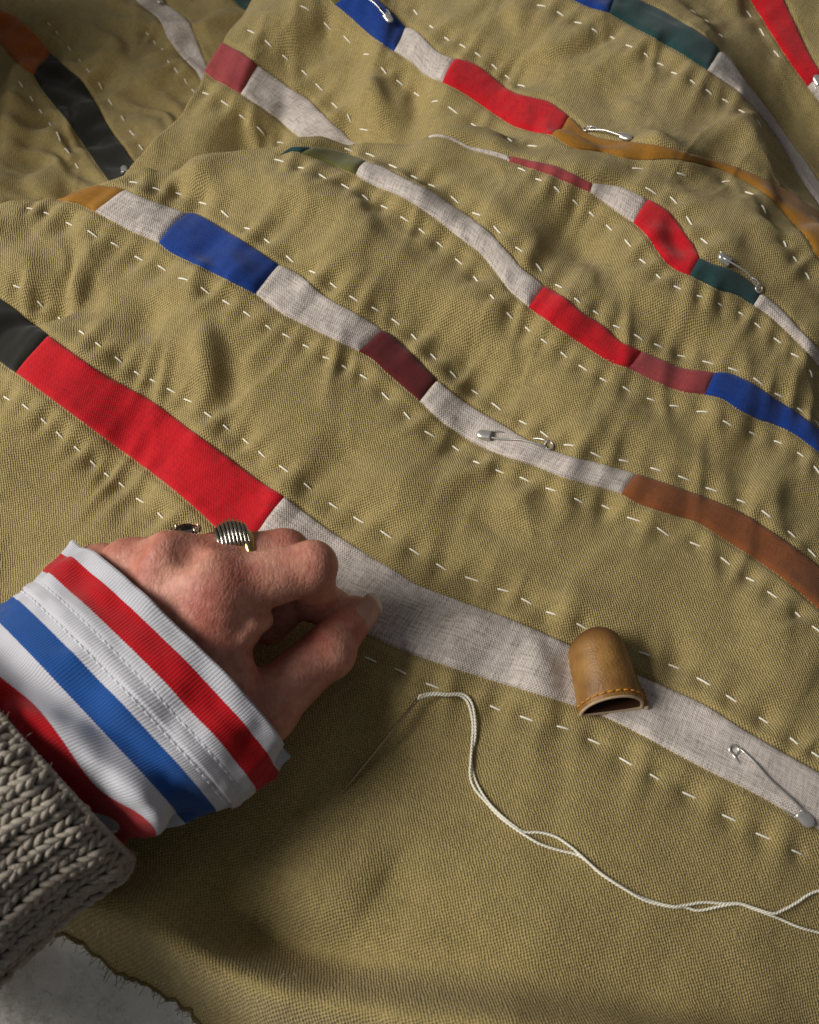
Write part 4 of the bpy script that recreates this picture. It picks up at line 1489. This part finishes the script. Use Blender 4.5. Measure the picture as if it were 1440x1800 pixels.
for k in range(5):
    p = thimble_ring(0.01 + 0.05 * k, -0.1) + ts * 1.75 + np.array([0, 0, 0.3])
    new_obj('seam_stitch', mesh_from('seam_stitch', *tube([p, p + ts * 0.35 + np.array([0, 0, 0.4]), p - ts * 0.2 + np.array([0, 0, 1.1])], 0.26, 6), M['orange_thread']), thimble)

# ------------------------------------------------------------------ needle and thread
n_eye = cast(737, 1233)
n_tip = cast(599, 1397)
n_eye = n_eye + np.array([0, 0, 3.6])
n_tip = n_tip + np.array([0, 0, 0.5])
needle = empty('needle', label='thin steel sewing needle lying on the olive canvas beside the thumb', category='needle')
nd = n_tip - n_eye
nlen = np.linalg.norm(nd)
nd = nd / nlen
ns = unit(np.cross(nd, [0, 0, 1]))
pts = [n_eye + nd * nlen * q for q in (0.075, 0.15, 0.5, 0.75, 0.9, 0.97, 1.0)]
new_obj('shaft', mesh_from('shaft', *tube(pts, [0.6, 0.6, 0.58, 0.5, 0.34, 0.17, 0.03], 10), M['needle']), needle)
loop = []
for k in range(25):
    a = 2 * PI * k / 24
    loop.append(n_eye + nd * (1.6 - 2.0 * math.cos(a)) + ns * 0.42 * math.sin(a))
new_obj('eye', mesh_from('eye', *tube(loop, 0.24, 6, False), M['needle']), needle)

STR_A = [(738, 1233), (756, 1228), (782, 1225), (806, 1225), (822, 1237), (829, 1260), (831, 1284), (829, 1315), (827, 1343), (826, 1366), (834, 1388), (855, 1412), (876, 1435), (900, 1454), (925, 1471), (950, 1485), (980, 1495), (1011, 1502), (1030, 1513), (1055, 1536), (1096, 1563), (1134, 1584), (1180, 1595), (1204, 1595), (1228, 1601), (1270, 1593), (1298, 1590), (1322, 1598), (1353, 1609), (1374, 1617), (1405, 1631), (1440, 1640), (1520, 1660)]
STR_B = [(736, 1231), (754, 1225), (784, 1221), (812, 1223), (829, 1238), (835, 1270), (835, 1300), (828, 1330), (832, 1360), (841, 1384), (858, 1411), (880, 1434), (903, 1452), (921, 1463), (949, 1464), (977, 1472), (1001, 1488), (1020, 1504), (1055, 1535), (1096, 1561), (1134, 1581), (1180, 1594), (1204, 1592), (1235, 1587), (1270, 1589), (1298, 1589), (1322, 1596), (1355, 1607), (1374, 1601), (1398, 1588), (1419, 1574), (1440, 1566), (1500, 1550)]
thread = empty('sewing_thread', label='loose doubled white cotton thread curling across the olive canvas from the needle', category='thread')
for si, Sx in enumerate((STR_A, STR_B)):
    P2 = catmull(Sx, 7)
    P3 = np.array([cast(x, y) for x, y in P2])
    P3[:, 2] = np.convolve(np.pad(P3[:, 2], 6, mode='edge'), np.ones(13) / 13, 'valid')
    s = np.concatenate([[0], np.cumsum(np.linalg.norm(np.diff(P3[:, :2], axis=0), axis=1))])
    lift = 0.65 + 0.25 * np.sin(s / 5 + si * PI) + 0.5 * np.clip(np.sin(s / 23 + si * 1.3), 0, 1)
    start = np.clip(1 - s / 14.0, 0, 1)
    P3[:, 2] += lift + 3.0 * start ** 1.5
    d = np.linalg.norm(P3[0] - (n_eye + nd * 1.0))
    P3[0] = n_eye + nd * 0.6
    # two plies twisted round one another
    T = np.gradient(P3, axis=0)
    T /= np.linalg.norm(T, axis=1)[:, None]
    n_ = int(s[-1] / 0.3)
    Pf = resample(P3, n_)
    T = np.gradient(Pf, axis=0)
    T /= np.linalg.norm(T, axis=1)[:, None]
    sd = np.cross(T, [0, 0, 1.0])
    u3 = np.cross(sd, T)
    ph = np.arange(n_) * 0.3 * 2 * PI / 2.3
    parts = []
    for q in (0, PI):
        pp = Pf + 0.18 * (np.cos(ph + q)[:, None] * sd + np.sin(ph + q)[:, None] * u3)
        parts.append(tube(pp, 0.29, 6))
    Vt, Ft = merge(parts)
    new_obj('strand', mesh_from('strand', Vt, Ft, M['thread']), thread)

# ------------------------------------------------------------------ safety pins
def arc_pts(c, u, v, r, a0, a1, n):
    return [c + r * (math.cos(a) * u + math.sin(a) * v) for a in np.linspace(a0, a1, n)]


def safety_pin(coil_px, clasp_px, label, side=1, spread=5.0, tilt=0.9, dip=1.4, both=False):
    b = cast(*clasp_px)
    if len(coil_px) == 3:                       # this end lies out of sight behind a fold
        a = b + np.array(coil_px)
        a[2] = float(hat(a[0], a[1]))
    else:
        a = cast(*coil_px)
    na = normal_at(a[0], a[1], 4.0) + normal_at(b[0], b[1], 4.0)
    n = unit(na)
    a = a + n * 0.9
    b = b + n * 0.9
    d = unit(b - a)
    n = unit(n - d * (n @ d))
    s = np.cross(n, d) * side
    Lp = np.linalg.norm(b - a)
    root = empty('safety_pin', label=label, category='safety pin', group='steel safety pins basting the quilt')
    root.location = Vector(a) * MM
    o = np.zeros(3)
    wr = 0.36
    up = n * tilt
    # coil, spine wire above the cloth, pin wire dipping through it
    coil = arc_pts(o + s * 1.0, -s, -d, 1.5, 0, 2 * PI * 1.75, 34)
    coil = [p + n * (0.25 * i / 34) for i, p in enumerate(coil)]
    spine = [o - s * 0.5 + d * q * Lp + up * (0.4 + 0.7 * math.sin(PI * q)) + s * (0.9 * math.exp(-((q - 0.42) / 0.2) ** 2) * 0.8 + spread * 0.18 * q) for q in np.linspace(0.02, 0.96, 14)]
    for p in spine:
        w_ = p + a
        low = float(hat(w_[0], w_[1])) + 1.45 - w_[2]
        if low > 0:
            p += np.array([0, 0, low])
    new_obj('spine_wire', mesh_from('spine_wire', *tube(spine, wr, 8), M['steel']), root)
    new_obj('coil', mesh_from('coil', *tube(coil, wr, 8), M['steel']), root)
    pin = [o + s * 2.4 + d * q * Lp * 0.97 + s * spread * 0.34 * math.sin(PI * q) - n * (dip * 2.0 * math.sin(PI * min(1, max(0, (q - 0.14) / 0.62))) - 0.45) for q in np.linspace(0, 1, 14)]
    new_obj('pin_wire', mesh_from('pin_wire', *tube(pin, [wr] * 10 + [0.34, 0.3, 0.22, 0.1], 8), M['steel']), root)
    # clasp: a folded sheet cap, rounded at the end, open towards the coil
    Vc = []
    nu, nv = 12, 16
    for i in range(nu):
        q = i / (nu - 1)
        x = Lp - 4.6 + 5.6 * q
        wdt = 1.95 * math.sqrt(max(0.0, 1 - max(0, (q - 0.55) / 0.45) ** 2)) * (0.9 + 0.1 * q)
        ht = 0.95 * (0.55 + 0.45 * math.sqrt(max(0.0, 1 - max(0, (q - 0.5) / 0.5) ** 2)))
        for k in range(nv):
            th = 2 * PI * k / nv
            c, sn = math.cos(th), math.sin(th)
            Vc.append(d * x + s * (1.0 + wdt * abs(c) ** 0.7 * (1 if c >= 0 else -1)) + n * (0.55 + ht * abs(sn) ** 0.8 * (1 if sn >= 0 else -1)))
    Fc = grid_faces(nu, nv + 0)
    F2 = []
    for i in range(nu - 1):
        for k in range(nv):
            k2 = (k + 1) % nv
            F2.append([i * nv + k, i * nv + k2, (i + 1) * nv + k2, (i + 1) * nv + k])
    F2.append([(nu - 1) * nv + k for k in range(nv)])
    cl = new_obj('clasp', mesh_from('clasp', Vc, F2, M['steel']), root)
    md = cl.modifiers.new('thick', 'SOLIDIFY')
    md.thickness = 0.00025
    return root


safety_pin((964, 789), (842, 770), 'safety pin across the white linen between the maroon and brown patches', side=-1)
safety_pin((1330, 512), (1262, 456), 'open looking safety pin standing on the dark teal patch beside the red patch', side=-1, tilt=3.0)
safety_pin((1292, 1315), (1424, 1444), 'safety pin on the white linen strip that carries the leather thimble', side=-1)
safety_pin((1030, 232), (1106, 250), 'safety pin lying in the fold on the mustard ochre patch', side=1, tilt=1.6)
safety_pin((640, -8), (684, 42), 'safety pin on the royal blue patch next to the olive green one', side=1)
safety_pin((268, -45), (279, 8), 'safety pin on the white strip of the shaded background cloth', side=1)
safety_pin((1470, 200), (1436, 136), 'safety pin at the end of the long red patch beyond the rear fold', side=1)
safety_pin((9.0, -22.0, 0), (222, 297), 'safety pin on the black patch disappearing behind the front fold', side=1)
